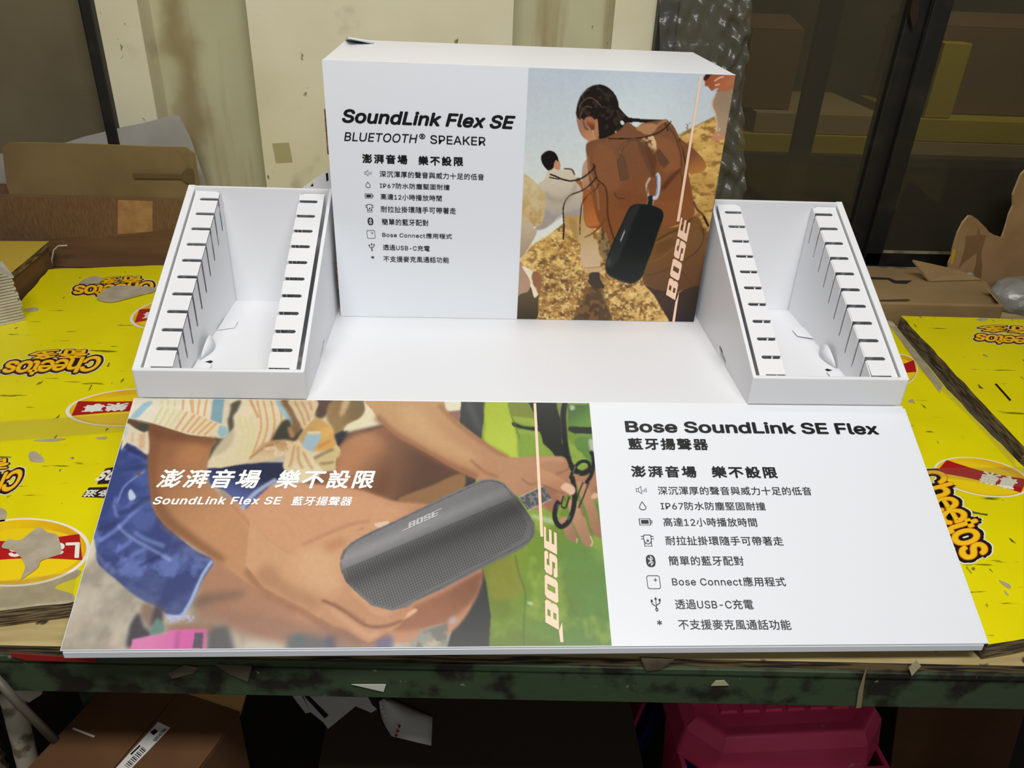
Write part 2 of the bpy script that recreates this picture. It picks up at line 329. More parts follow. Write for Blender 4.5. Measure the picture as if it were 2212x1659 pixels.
m.build('table_top', [PLY, PLYE], tb, label='worn plywood table top with splintered edge')
m = MB(); tbox(m, (-1.7, 0.0, ZP-0.068), (1.7, 0.006, ZP-0.012)); tbox(m, (-1.7, 0.0, ZP-0.024), (1.7, 0.05, ZP-0.0185)); m.build('front_rail', GREEN, tb, bevel=0.001, label='chipped dark green steel angle rail')
m = MB(); tbox(m, (-1.7, 1.10, ZP-0.068), (1.7, 1.125, ZP-0.0185)); m.build('back_rail', GREEN, tb)
for lx, ly in ((-0.64, 0.170), (-0.64, 1.05), (0.80, 0.12), (0.80, 1.05), (-1.65, 0.05), (1.6, 0.05), (-1.65, 1.05), (1.6, 1.05)):
    if True:
        m = MB(); tbox(m, (lx, ly, FLOOR), (lx+0.05, ly+0.05, ZP-0.0185)); m.build('leg', GREEN, tb, bevel=0.003)
m = MB(); tbox(m, (-0.5, 0.12, ZP-0.075), (0.62, 0.16, ZP-0.03)); m.build('cross_brace', CARTON_D, tb, label='brown wooden batten under the table top')
# ------------------------------------------------------------------ cardboard display stand
W2 = 0.275; YB = 0.2496; HB = 0.3678; DB = 0.2301
TX = (-0.4899, -0.2820, 0.2840, 0.4901); LIP = 0.0399; TY = 0.3005; TH = 0.184
PX0, PX1 = -0.4948, 0.4924
SL = math.atan2(0.1369, 0.2772); PL = 0.3092            # front panel slope and length
PU = Vector((1, 0, 0)); PV = Vector((0, -math.cos(SL), -math.sin(SL))); PN = Vector((0, -math.sin(SL), math.cos(SL)))
ds = thing('display_stand', (0, 0.25, -0.145), 'white cardboard counter display with slotted side trays and printed speaker advertising', 'display stand')
ZB = -0.1400
m = MB()
m.box((TX[0]+0.002, 0.0, ZB), (TX[3]-0.002, 0.56, -0.004))
m.build('base', WHITE, ds, bevel=0.001)
m = MB(); m.box((TX[1]-0.002, 0.0, -0.004), (TX[2]+0.002, 0.30, 0.0)); m.build('deck', WHITE, ds, bevel=0.0015)
# front panel: a sloping board with a folded lower edge, closed at both ends
fp = MB()
O = Vector((PX0, 0, 0)); T = 0.004
fp.plate([(0, 0), (PX1-PX0, 0), (PX1-PX0, -PL), (0, -PL)], O, PU, -PV, T)
fp.box((PX0+0.002, -0.2772, -0.148), (PX1-0.002, -0.2725, -0.1395))
fp.plate([(0.0008, -0.002), (0.0045, -0.002), (0.0045, -PL+0.001), (0.0008, -PL+0.001)], Vector((PX1, 0, 0))-PN*0.003, PU, -PV, 0.003)
for xx in (PX0+0.003, PX1-0.006):
    fp.add([(xx, 0, -0.004), (xx, -0.27, -0.139), (xx, -0.27, ZB), (xx, 0, ZB), (xx+0.003, 0, -0.004), (xx+0.003, -0.27, -0.139), (xx+0.003, -0.27, ZB), (xx+0.003, 0, ZB)],
           [(0,1,2,3),(7,6,5,4),(0,4,5,1),(1,5,6,2),(2,6,7,3),(3,7,4,0)])
panel = fp.build('front_panel', PRINT_W, ds, bevel=0.0012, label='sloping white front panel printed with a hand holding a speaker')

def tray(x0, x1, inner_right):
    """side tray: wedge-shaped box with slotted ledges; inner_right tells which wall faces the deck"""
    wt = 0.005; k = (TH-LIP)/TY
    zt = lambda y: LIP+k*y
    sl = math.sqrt(1+k*k)
    b = MB()
    prof = [(0.0, 0.0), (TY, 0.0), (TY, TH), (0.0, LIP)]
    wo = 0.0095
    for xx, isin in ((x0, not inner_right), (x1-wt, inner_right)):
        wt = 0.005 if isin else wo
        if not isin and inner_right is False: xx = x1-wo
        holes = [[(0.103, 0.002), (0.138, 0.002), (0.146, 0.008), (0.143, 0.014), (0.132, 0.0145), (0.106, 0.008)]] if isin else []
        b.plate(prof, (xx+wt, 0, 0), (0, 1, 0), (0, 0, 1), wt, holes)
    wt = 0.005
    b.box((x0+wt, TY-wt, 0), (x1-wt, TY, TH-0.001)); b.box((x0+wt, 0.006, 0), (x1-wt, TY-wt, 0.004))
    t = b.build('tray', WHITE, ds, bevel=0.0008)
    sxi = x1-0.0062 if inner_right else x0+0.0062
    m_ = MB(); m_.box((sxi-0.0005, 0.098, 0.001), (sxi+0.0005, 0.15, 0.016)); m_.build('tab_slot_shade', DARK, t)  # dark plate inside the hole, its shade put into colour
    lp = MB(); lp.box((x0+0.0005, -0.001, 0.0002), (x1-0.0005, 0.006, LIP+0.001)); lp.build('front_lip', WHITE, t, bevel=0.0022, seg=3)
    lw = 0.0345; gap = 0.006
    ys = [0.0065+0.0272*i for i in range(11)]
    for side in (0, 1):
        ig = (side == 1) == inner_right; g_ = (wt+gap) if ig else (wo+0.0022)
        xo = x0+g_ if side == 0 else x1-g_          # outer edge of the ledge
        sx = 1 if side == 0 else -1
        xi = xo+sx*lw
        lg = MB()
        # ledge, notched from its inner edge: outline in (across, along slope)
        y1 = TY-wt-0.002
        pts = [(0, 0.002*sl), (0.2*lw, 0.002*sl)]
        hw = 0.0027
        inn = []
        for i, y in enumerate(ys):
            s = y*sl; a = 0.24*lw
            if i == 0:
                inn += [(a, 0.002*sl), (a, s+hw), (lw, s+hw)]
                continue
            inn += [(lw, s-hw), (a+0.0022, s-hw), (a+0.0005, s-hw*0.5), (a, s), (a+0.0005, s+hw*0.5), (a+0.0022, s+hw), (lw, s+hw)]
        pts = [(0, 0.002*sl)]+inn+[(lw, y1*sl-0.004), (lw-0.006, y1*sl), (0, y1*sl)]
        U = Vector((sx, 0, 0)); V = Vector((0, 1, k)).normalized()
        lg.plate(pts if sx > 0 else pts, (xo, 0, LIP-0.004), U, V, 0.0018 if sx > 0 else -0.0018)
        lg.build('slotted_ledge', WHITE, t)
        iw = MB()
        zl2 = lambda y: LIP-0.0045+k*y
        o2 = [(0.0065, 0.004)]+[(y1, 0.004)]
        top = []
        for i, y in enumerate(ys):
            if i == 0: top += [(y, 0.02), (y+hw, 0.02), (y+hw, zl2(y))]
            else:
                d = 0.046 if zl2(y) > 0.07 else zl2(y)*0.62
                top += [(y-hw*1.2, zl2(y-hw*1.2)), (y-hw, zl2(y)-d), (y+hw*0.7, zl2(y)-d), (y+hw, zl2(y+hw))]
        iw.plate(o2+[(y1, zl2(y1))]+top[::-1], (xi, 0, 0), (0, 1, 0), (0, 0, 1), 0.0016 if sx < 0 else -0.0016)
        iw.build('inner_wall', WHITE, t)
        if (side == 1) == inner_right:                       # stiffener that shows as a pale bar inside the slots
            st = MB(); xx = xo+sx*lw*0.66
            st.add([(xx, 0.01, 0.004), (xx, y1, 0.004), (xx, y1, zl2(y1)-0.012), (xx, 0.01, LIP-0.014),
                    (xx+0.0015, 0.01, 0.004), (xx+0.0015, y1, 0.004), (xx+0.0015, y1, zl2(y1)-0.012), (xx+0.0015, 0.01, LIP-0.014)],
                   [(0,1,2,3),(7,6,5,4),(0,4,5,1),(1,5,6,2),(2,6,7,3),(3,7,4,0)])
            st.build('stiffener', WHITE, t)
    # locking tabs folded over the tray floor along the outer wall
    sx = 1 if inner_right else -1
    xo = (x0+wt+gap+lw+0.002) if inner_right else (x1-wt-gap-lw-0.002)
    for y in (0.05, 0.185):
        tb_ = MB(); tb_.plate([(0, 0), (0.022, 0.008), (0.022, 0.030), (0, 0.040)], (xo, y, 0.0062), (sx, 0, 0), (0, 1, 0), 0.0012 if sx > 0 else -0.0012); tb_.build('locking_tab', WHITE, t)
    cv = MB(); rows = []
    for i in range(9):
        a = i/8; y = 0.095+0.06*a; rows.append([(xo+sx*(0.0005+0.010*math.sin(math.pi*a)), y, 0.0045), (xo+sx*(0.0005+0.006*math.sin(math.pi*a)), y, 0.0045+0.020*math.sin(math.pi*a))])
    cv.sheet(rows); o = cv.build('locking_tab', WHITE, t, smooth=True); so = o.modifiers.new('board', 'SOLIDIFY'); so.thickness = 0.0015
    hl = MB(); hl.plate([(0, 0), (0.013, 0.004), (0.016, 0.012), (0.012, 0.015), (0, 0.006)], (xo+sx*0.004, 0.078, 0.0046), (sx, 0, 0), (0, 1, 0), 0.0005 if sx > 0 else -0.0005); hl.build('tab_slot_shade', DARK, t)  # flat dark patch that paints the shade of a slot
    return t
tL = tray(TX[0], TX[1], True); tL['label'] = 'slotted white side tray beside the text half of the header'
tR = tray(TX[2], TX[3], False); tR['label'] = 'slotted white side tray beside the picture half of the header'

# header box
m = MB(); m.box((-W2, YB+0.002, 0.0), (W2, YB+DB, HB)); hb = m.build('header_box', WHITE, ds, bevel=0.0015, label='tall white header box printed with speaker text and hiking picture')
m = MB(); m.box((-W2, YB, 0.0005), (W2, YB+0.0018, HB)); m.build('front_face', PRINT_W, hb)
m = MB()
q = [hz(746, 85, HB+0.001), hz(806, 93, HB+0.001), hz(810, 89, HB+0.004), hz(752, 80, HB+0.012)]
m.add(q+[p-Vector((0, 0, 0.0015)) for p in q], [(0,1,2,3),(7,6,5,4),(0,4,5,1),(1,5,6,2),(2,6,7,3),(3,7,4,0)]); m.build('tuck_flap', WHITE, hb)
for z0, z1 in ((0.245, 0.305), (0.045, 0.09)):
    m = MB(); m.box((-W2-0.0025, YB+0.002, z0), (-W2, YB+0.007, z1)); m.build('flute_edge', KRAFT_E, hb, label='exposed brown corrugated edge')
m = MB(); m.box((W2, YB+0.0005, 0.12), (W2+0.0012, YB+0.0035, HB-0.01)); m.build('flute_edge', KRAFT_E, hb, label='exposed brown corrugated edge')
# slotted rear wing that shows beside the header
q = [(640, 416), (656, 404), (713, 363), (718, 420)]
yw = 0.345
m = MB(); P = [hy(x, y, yw) for x, y in q]
Ow = P[0]
out = [(p.x-Ow.x, p.z-Ow.z) for p in P]
holes = []
for h in ([(670, 402), (672, 396), (676, 392), (677, 404), (671, 404)], [(703, 372), (708, 367), (710, 390), (705, 393)]):
    holes.append([(hy(x, y, yw).x-Ow.x, hy(x, y, yw).z-Ow.z) for x, y in h])
m.plate(out, Ow, (1, 0, 0), (0, 0, 1), 0.003, holes)
m.box((hy(640, 420, yw).x, yw+0.004, 0.0), (-W2-0.004, yw+0.008, Ow.z))
m.build('rear_wing', WHITE, ds)
m = MB(); yl_ = yw+0.007; m.plate([((p := hy(x, y, yl_)).x, p.z) for x, y in ((668, 405), (680, 392), (711, 371), (714, 402))], (0, yl_, 0), (1, 0, 0), (0, 0, 1), 0.001); m.build('wing_hole_shade', DARK, ds)  # dark plate added behind the wing holes to paint them shaded
# ------------------------------------------------------------------ printed yellow boards covering the table
def rough_poly(pts, amp, step=0.02, seed=1):
    """outline with a slightly frayed edge"""
    rnd = random.Random(seed); out = []
    n = len(pts)
    for i in range(n):
        a, b = Vector(pts[i]), Vector(pts[(i+1) % n]); L = (b-a).length; k = max(1, int(L/step)); nrm = Vector((-(b-a).y, (b-a).x)).normalized() if L else Vector((0, 0))
        for j in range(k):
            p = a+(b-a)*(j/k)
            if j: p = p+nrm*rnd.uniform(-amp, amp)
            out.append((p.x, p.y))
    return out
def board(label, pts, ztop, thick, seed=1, name='yellow_board', amp=0.0018):
    cx = sum(p[0] for p in pts)/len(pts); cy = sum(p[1] for p in pts)/len(pts)
    t = thing(name, (cx, cy, ztop-thick), label, 'board')
    m = MB(); m.plate(rough_poly(pts, amp, 0.025, seed), (0, 0, ztop), (1, 0, 0), (0, 1, 0), thick, mi=0, mside=1)
    m.build('board_layers', [YEL, EDGE], t)
    return t
def xy(px, py, z): p = hz(px, py, z); return (p.x, p.y)
ZL = -0.1435; ZR2 = -0.127
bdL = board('yellow printed snack carton board on the table under the left half of the display',
            [xy(-60, 1325, ZL), xy(150, 1300, ZL), (-0.05, -0.215), (-0.05, 0.80), xy(350, 573, ZL), xy(105, 582, ZL), xy(20, 680, ZL), (-0.97, 0.45), (-1.02, 0.1), (-0.95, -0.2)], ZL, 0.023, 3)
bdM = board('yellow printed snack carton board on the table under the right half of the display',
            [(-0.045, -0.225), (0.45, -0.257), (0.497, -0.262), xy(2135, 1392, ZL), xy(2250, 1372, ZL), (0.755, -0.20), (0.755, 0.10), (0.762, 0.30), xy(1925, 694, ZL), (0.76, 0.60), (-0.045, 0.60)], ZL, 0.023, 5)
e0, e1 = xy(1946, 682, ZR2), xy(2215, 968, ZR2)
bdR = board('yellow printed snack carton board lying highest at the far right of the table',
            [e1, (1.5, e1[1]+0.06), (1.55, e0[1]-0.02), xy(2212, 690, ZR2), e0], ZR2, 0.039, 8)
# printing, tears and tape on the boards
INK_K = mat('black_print', (26, 18, 16), 0.4); INK_O = mat('orange_print', (226, 120, 16), 0.4); INK_Y = mat('golden_print', (246, 200, 20), 0.4)
INK_W = mat('white_print', (236, 234, 226), 0.4); INK_R = mat('red_print', (186, 22, 26), 0.4, (168, 14, 20), 8, 1); INK_G = mat('amber_print', (222, 164, 14), 0.4, (236, 196, 10), 12, 1)
def patch(parent, zs, pts_px, mt, name='torn_patch', dz=0.0006, sm=True, amp=0.002, seed=2):
    pts = [xy(x, y, zs) for x, y in pts_px]
    if sm: pts = smooth_loop(pts, 4)
    if amp: pts = rough_poly(pts, amp, 0.008, seed)
    m = MB(); m.plate(pts, (0, 0, zs+dz), (1, 0, 0), (0, 1, 0), 0.0003); return m.build(name, mt, parent)
def curve_lay(P0, P1, P2):
    """affine frame from baseline start, baseline end and top-of-first-letter points (photo pixels on a board)"""
    return P0, P1, P2
def on_board(zs):
    return lambda x, y: Vector((*xy(x, y, zs), zs))
Zq = lambda pts: zoomed(0, 560, 4.879, pts)
patch(bdL, ZL, Zq([(1020, 420), (1110, 330), (1190, 295), (1400, 290), (1620, 305), (1640, 345), (1500, 385), (1330, 430), (1230, 455), (1120, 460)]), TORN, dz=0.0022)
patch(bdL, ZL, Zq([(830, 260), (940, 200), (1040, 190), (1075, 225), (1030, 262), (900, 270)]), TORN, dz=0.0022)
patch(bdL, ZL, Zq([(250, 530), (380, 508), (405, 540), (300, 560)]), TORN)
patch(bdL, ZL, zoomed(0, 850, 3.2525, [(205, 420), (250, 410), (300, 450), (310, 480), (255, 485), (210, 470)]), TORN)
patch(bdL, ZL, zoomed(0, 850, 3.2525, [(15, 1090), (60, 1035), (140, 1040), (200, 1000), (275, 950), (340, 985), (400, 1000), (425, 1060), (430, 1130), (360, 1160), (290, 1185), (270, 1230), (190, 1290), (150, 1310), (180, 1230), (150, 1160), (90, 1110)]), TORN, dz=0.0022)
patch(bdL, ZL, zoomed(0, 850, 3.2525, [(-60, 1400), (60, 1350), (130, 1290), (250, 1260), (420, 1250), (560, 1240), (545, 1290), (420, 1340), (390, 1370), (480, 1400), (520, 1420), (500, 1470), (300, 1490), (-60, 1520)]), TORN, dz=0.0004)
patch(bdL, ZL, zoomed(0, 850, 3.2525, [(-60, 830), (0, 805), (45, 830), (40, 880), (10, 940), (-60, 960)]), TORN)
patch(bdL, ZL, zoomed(0, 850, 3.2525, [(235, 332), (320, 320), (465, 318), (400, 336), (300, 338)]), TORN, amp=0.001)
patch(bdL, ZL, zoomed(0, 850, 3.2525, [(675, 312), (750, 306), (740, 322), (690, 322)]), TORN, amp=0.001)
patch(bdM, ZL, zoomed(1900, 1080, 4.878, [(1255, 850), (1320, 870), (1380, 905), (1370, 935), (1320, 915)]), TORN, amp=0.0006)
patch(bdM, ZL, zoomed(1900, 1080, 4.878, [(1310, 955), (1340, 975), (1362, 1008), (1330, 995)]), TORN, amp=0.0005)
patch(bdM, ZL, zoomed(1812, 500, 2.074, [(310, 760), (330, 752), (335, 765), (318, 768)]), TORN, amp=0.0005)
SCR = mat('dark_scuff', (92, 84, 30), 0.6)
for i, q in enumerate(([(745, 102), (900, 112), (1140, 150), (1135, 168), (950, 140)], [(1360, 400), (1390, 415), (1435, 460), (1390, 440)])):
    patch(bdM, ZL, zoomed(1900, 1080, 4.878, q), SCR, 'scuff_mark', amp=0.0008, sm=False)
patch(bdR, ZR2, zoomed(1812, 500, 2.074, [(697, 684), (706, 682), (772, 755), (766, 762)]), INK_K, 'scuff_mark', amp=0, sm=False)
patch(bdR, ZR2, zoomed(1812, 500, 2.074, [(622, 683), (648, 706), (628, 702)]), SCR, 'scuff_mark', amp=0, sm=False)
patch(bdR, ZR2, zoomed(1812, 500, 2.074, [(615, 395), (650, 388), (668, 396), (640, 402)]), TORN, amp=0.002)
for q in ([(930, 1390), (960, 1330), (972, 1325), (950, 1372)], [(380, 1325), (415, 1298), (430, 1300), (395, 1322)]):
    patch(bdL, ZL, Zq(q), SCR, 'scuff_mark', amp=0, sm=False)
def strip(parent, pts, z, mt, name, w=None, t=0.0003):
    m = MB(); m.plate([(p[0], p[1]) for p in pts], (0, 0, z), (1, 0, 0), (0, 1, 0), t); return m.build(name, mt, parent)
strip(bdL, [xy(-20, 915, ZL), xy(285, 895, ZL), xy(270, 935, ZL), xy(-20, 958, ZL)], ZL+0.003, TAPE, 'packing_tape')
strip(bdL, [xy(-20, 1262, ZL), xy(170, 1238, ZL), xy(155, 1300, ZL), xy(-20, 1318, ZL)], ZL+0.0032, TAPE, 'packing_tape')
strip(bdM, [xy(1926, 706, ZL), xy(1934, 706, ZL), xy(2184, 976, ZL), xy(2196, 1016, ZL), xy(2090, 900, ZL), xy(1985, 800, ZL)], ZL+0.003, TAPE, 'packing_tape')
strip(bdM, [xy(1985, 1015, ZL), xy(2212, 1012, ZL), xy(2230, 1060, ZL), xy(2008, 1030, ZL)], ZL+0.0032, TAPE, 'packing_tape')
strip(bdM, [xy(1912, 692, ZL), xy(1928, 696, ZL), xy(2036, 832, ZL), xy(2030, 850, ZL)], ZL+0.0010, TORN, 'torn_patch')

# ------------------------------------------------------------------ clutter behind the left tray
yb1 = 0.84
t = thing('carton', (-0.95, 0.87, ZP), 'big olive brown carton with upright flap behind the left tray', 'box')
b = MB()
P = lambda x, y, Y=yb1: hy(x, y, Y)
zbt = P(200, 425).z; xl, xr = P(-120, 430).x, P(405, 430).x
b.box((xl, yb1, ZP+0.001), (xr, yb1+0.085, zbt)); b.build('carton_body', CARTON_D, t, bevel=0.004, label='dark brown lower carton side with wide tape')
fl = [(2, 318), (14, 311), (40, 309), (180, 312), (330, 318), (400, 319), (418, 332), (428, 395), (434, 432), (20, 428), (12, 400)]
pts = [(P(x, y).x, P(x, y).z) for x, y in fl]
b = MB(); b.plate(pts, (0, yb1+0.004, 0), (1, 0, 0), (0, 0, 1), 0.006, mside=1); b.build('flap', [OLIVE, mat('yellowed_board_edge', (150, 130, 50), 0.8)], t, label='olive brown upright flap with yellowed edge')
b = MB(); tpx = [(255, 432), (330, 434), (329, 500), (254, 506)]; b.plate([(P(x, y).x, P(x, y).z) for x, y in tpx], (0, yb1-0.0006, 0), (1, 0, 0), (0, 0, 1), 0.0004); b.build('tape_square', mat('tan_paper_tape', (166, 126, 80), 0.6, (150, 110, 66), 40, 1), t)
b = MB(); tpx = [(-60, 422), (434, 432), (420, 480), (330, 500), (240, 512), (-60, 522)]; b.plate(rough_poly([(P(x, y).x, P(x, y).z) for x, y in tpx], 0.003, 0.03, 4), (0, yb1-0.0003, 0), (1, 0, 0), (0, 0, 1), 0.0002); b.build('tape_band', mat('faded_brown_tape', (116, 88, 58), 0.6, (100, 72, 46), 60, 1, stretch=(8, 1, 1)), t)
b = MB(); tpx = [(287, 374), (392, 376), (405, 362), (418, 365), (420, 402), (400, 392), (392, 385), (289, 384)]; b.plate([(P(x, y).x, P(x, y).z) for x, y in tpx], (0, yb1-0.003, 0), (1, 0, 0), (0, 0, 1), 0.0004); b.build('tape_strip', mat('dull_brown_tape', (92, 74, 50), 0.35), t)
b = MB(); tpx = [(378, 318), (402, 317), (416, 330), (424, 378), (404, 350), (392, 330)]; b.plate([(P(x, y).x, P(x, y).z) for x, y in tpx], (0, yb1-0.003, 0), (1, 0, 0), (0, 0, 1), 0.0004); b.build('tape_strip', TAPE, t)
# pale sheet leaning behind the carton
ysh = 0.935; q = [(100, 318), (225, 285), (340, 258), (372, 249), (386, 250), (412, 300), (432, 360), (446, 402), (430, 440), (20, 440), (0, 405), (0, 345)]
m = MB(); m.plate(rough_poly([(hy(x, y, ysh).x, hy(x, y, ysh).z) for x, y in q[:8]]+[(hy(450, 560, ysh).x, ZP), (hy(-60, 560, ysh).x, ZP), (hy(-60, 340, ysh).x, hy(-60, 340, ysh).z)], 0.0015, 0.04), (0, ysh, 0), (1, 0, 0), (0, 0.0, 1), 0.003)
tag(m.build('grey_board', mat('pale_grey_board', (176, 172, 164), 0.8, (160, 155, 146), 4, 1)), 'pale grey board with a pointed top leaning on the wall behind the olive carton', 'board')
# corrugated bundle at the far left edge, and the yellow sheet behind it
bx = MB(); c0 = Vector((*xy(54, 692, ZL), ZL+0.0005)); rot_ = math.radians(38)
ux = Vector((-math.cos(rot_), -math.sin(rot_), 0)); uy = Vector((-math.sin(rot_)*1.0, math.cos(rot_), 0))
n = 26; h = 0.0056
rn = random.Random(3)
for i in range(n):
    j = rn.uniform(-0.003, 0.003); o = c0+Vector((0, 0, i*h))+ux*j
    if i > 15: o = o+ux*(0.006*(i-15))
    bx2 = MB(); bx2.add([o, o+ux*0.22, o+ux*0.22+uy*0.09, o+uy*0.09]+[p+Vector((0, 0, h*0.72)) for p in (o, o+ux*0.22, o+ux*0.22+uy*0.09, o+uy*0.09)],
        [(0,1,2,3),(7,6,5,4),(0,4,5,1),(1,5,6,2),(2,6,7,3),(3,7,4,0)])
    tag(bx2.build('corrugated_sheet', mat('pale_corrugated_sheet', (196, 190, 176), 0.85, (170, 162, 146), 12, 1)), 'pale corrugated sheet in the edgewise stack on the far left of the table', 'cardboard sheet', 'corrugated sheets stacked at the far left')
zys = -0.09
t = thing('yellow_sheet', (-1.05, 0.78, ZP), 'dull yellow carton top with dark thick edge in the left corner of the table', 'carton')
q = [(-80, 520), (106, 521), (26, 588), (8, 597), (-80, 598)]
m = MB(); m.plate([xy(x, y, zys) for x, y in q][::-1], (0, 0, zys), (1, 0, 0), (0, 1, 0), 0.012, mside=1); m.build('top_sheet', [mat('dull_yellow_card', (196, 168, 60), 0.6), EDGE], t)
m = MB(); m.plate([xy(x-6, y, zys) for x, y in q][::-1], (0, 0, zys-0.013), (1, 0, 0), (0, 1, 0), zys-0.013-ZP, mside=0); m.build('sheet_stack', CARTON_D, t)
# thin white strap loop by the carton
m = MB(); m.tube([hy(x, y, 0.80) for x, y in ((113, 578), (112, 560), (116, 540), (126, 531), (145, 530))], 0.0016, 6); tag(m.build('strap', mat('white_plastic_strap', (186, 180, 164), 0.5), smooth=True), 'thin white plastic strap loop standing before the dark brown carton', 'strap')

# ------------------------------------------------------------------ clutter behind the right tray
zt1 = -0.115
t = thing('flat_carton', (1.0, 0.72, ZL), 'flattened brown carton with raised flap lying behind the right tray', 'box')
fr = [xy(1840, 652, zt1), xy(2172, 660, zt1), xy(2130, 606, zt1), xy(2078, 584, zt1), xy(1830, 575, zt1)]
m = MB(); m.plate(fr, (0, 0, zt1), (1, 0, 0), (0, 1, 0), zt1-ZP); m.build('carton_body', CARTON, t, bevel=0.004)
zf = zt1+0.003
m = MB(); a, b_, c_, d_ = hz(2008, 607, zf), hz(2122, 604, zf), hz(2068, 582, zf+0.02), hz(1972, 561, zf+0.045)
m.add([a, b_, c_, d_]+[p+Vector((0, 0.002, -0.004)) for p in (a, b_, c_, d_)], [(0,1,2,3),(7,6,5,4),(0,4,5,1),(1,5,6,2),(2,6,7,3),(3,7,4,0)]); m.build('flap', CARTON, t)
m = MB(); m.plate([xy(x, y, zt1+0.0006) for x, y in ((1870, 598), (1920, 600), (1935, 606), (1970, 606), (1958, 613), (1932, 612), (1918, 604), (1870, 603))][::-1], (0, 0, zt1+0.0008), (1, 0, 0), (0, 1, 0), 0.0003); m.build('hand_slot_shade', DARK, t)  # thin dark patch, the slot's inner shade put into colour
m = MB(); m.plate([xy(x, y, zt1+0.0006) for x, y in ((1890, 648), (1962, 646), (1966, 649), (1958, 651), (1890, 651))][::-1], (0, 0, zt1+0.0008), (1, 0, 0), (0, 1, 0), 0.0003); m.build('slot_cut_shade', mat('cut_shadow_brown', (70, 50, 30), 0.9), t)  # thin brown patch, shade of the cut put into colour
ytc = 0.80
Zt = zoomed(1850, 360, 4.608, [(880, 1240), (920, 960), (960, 830), (985, 740), (1010, 660), (1060, 560), (1120, 490), (1160, 495), (1200, 520), (1250, 570), (1320, 650), (1390, 690), (1450, 710), (1475, 640), (1500, 560), (1520, 480), (1560, 390), (1560, 280), (1600, 180), (1640, 80), (1700, 20), (2300, -200), (2300, 1240)])
P3 = [hy(x, y, ytc) for x, y in Zt]
pts = rough_poly([(p.x, max(p.z, ZP+0.001)) for p in P3], 0.0022, 0.012, 6)
t = thing('torn_carton_panel', (1.2, ytc, ZP), 'torn brown cardboard panel standing before the window at right', 'cardboard')
m = MB(); m.plate(pts, (0, ytc, 0), (1, 0, 0), (0, 0, 1), 0.006, mside=1); m.build('panel', [mat('torn_carton_face', (150, 118, 78), 0.85, (134, 102, 64), 7, 1, extra=[((112, 84, 52), 5, 0.62, 0.7, (2, 1, 1))]), mat('torn_carton_edge', (188, 160, 118), 0.9)], t)
m = MB(); q = zoomed(1850, 360, 4.608, [(1090, 690), (1200, 680), (1210, 600), (1235, 680), (1290, 680), (1240, 860), (1250, 980), (1240, 1110), (1150, 1110), (1190, 960), (1200, 850), (1060, 960), (1020, 1010), (1080, 800)]); m.plate([(hy(x, y, ytc).x, hy(x, y, ytc).z) for x, y in q], (0, ytc-0.0008, 0), (1, 0, 0), (0, 0, 1), 0.0004); m.build('glue_stain', mat('glue_stain_brown', (118, 88, 54), 0.6), t)
m = MB(); q = zoomed(1850, 360, 4.608, [(955, 830), (990, 820), (960, 960), (930, 975)]); m.plate([(hy(x, y, ytc).x, hy(x, y, ytc).z) for x, y in q], (0, ytc-0.0006, 0), (1, 0, 0), (0, 0, 1), 0.0004); m.build('yellow_edge', mat('faded_yellow_print', (190, 150, 30), 0.6), t)
def lump(label, cat, name, cx, cy, cz, sx, sy, sz, mt, seed, amp=0.35):
    bm = bmesh.new(); bmesh.ops.create_icosphere(bm, subdivisions=4, radius=1); rn = random.Random(seed)
    ph = [Vector((rn.uniform(-1, 1), rn.uniform(-1, 1), rn.uniform(-1, 1))).normalized()*rn.uniform(3, 9) for _ in range(14)]
    for v in bm.verts:
        d = sum(abs(math.sin(v.co.dot(q)+i)) for i, q in enumerate(ph))/len(ph)
        v.co = v.co*(1+amp*(d-0.64)*2.2); v.co = Vector((v.co.x*sx, v.co.y*sy, max(v.co.z*sz, -sz*0.45)))
    me = bpy.data.meshes.new(name); bm.to_mesh(me); bm.free(); me.materials.append(mt)
    o = bpy.data.objects.new(name, me); C.objects.link(o); o.location = (cx, cy, cz+sz*0.45); return tag(o, label, cat)
BAG = mat('grey_plastic_bag', (138, 138, 132), 0.3, (112, 112, 106), 12, 1, spec=0.6)
p = hz(2192, 655, -0.15); lump('crumpled grey plastic wrap beside the torn cardboard panel at the right edge', 'plastic wrap', 'plastic_wrap', p.x+0.05, 0.722, ZP, 0.10, 0.065, 0.05, BAG, 4, 0.10)
p = hz(2140, 640, -0.13); m = MB()
m.sheet([[hz(2128+i*5+j*3, 618+i*6+j*4, -0.10-0.004*i+0.006*math.sin(i*1.7+j)) for j in range(6)] for i in range(6)]); o = m.build('tissue_sheet', mat('white_tissue', (200, 198, 190), 0.7), smooth=True); tag(o, 'small crumpled white sheet between the flat carton and the grey plastic wrap', 'paper')
p = hy(2095, 592, 0.785); lump('tiny clear plastic scrap at the foot of the torn cardboard panel', 'plastic scrap', 'plastic_scrap', p.x, p.y, p.z-0.02, 0.014, 0.008, 0.016, BAG, 9)
# stretch film hanging on the window
yf0 = YW-0.05; rows = []; rn = random.Random(11); R_, Q_ = 90, 50
WAVES = [(rn.uniform(.002, .007), rn.uniform(-40, 40), rn.uniform(-70, 70), rn.uniform(0, 6.3)) for _ in range(16)]
for i in range(R_+1):
    v = i/R_; py = -60+v*520; row = []
    for j in range(Q_+1):
        u = j/Q_; pxr = 1622+6*math.sin(v*9)-20*v; px = 1425+u*(pxr-1425)
        d_ = sum(a_*math.sin(fu*u+fv*v+ph) for a_, fu, fv, ph in WAVES)*(0.16+0.8*max(0, u-0.6)); row.append(hy(px, py, yf0)+Vector((0, max(-.03, min(.035, d_))+rn.uniform(-.0012, .0012), 0)))
    rows.append(row)
m = MB(); m.sheet(rows); tag(m.build('stretch_film', FILM, smooth=True), 'crinkled clear stretch film hanging in front of the window beside the header box', 'plastic film')
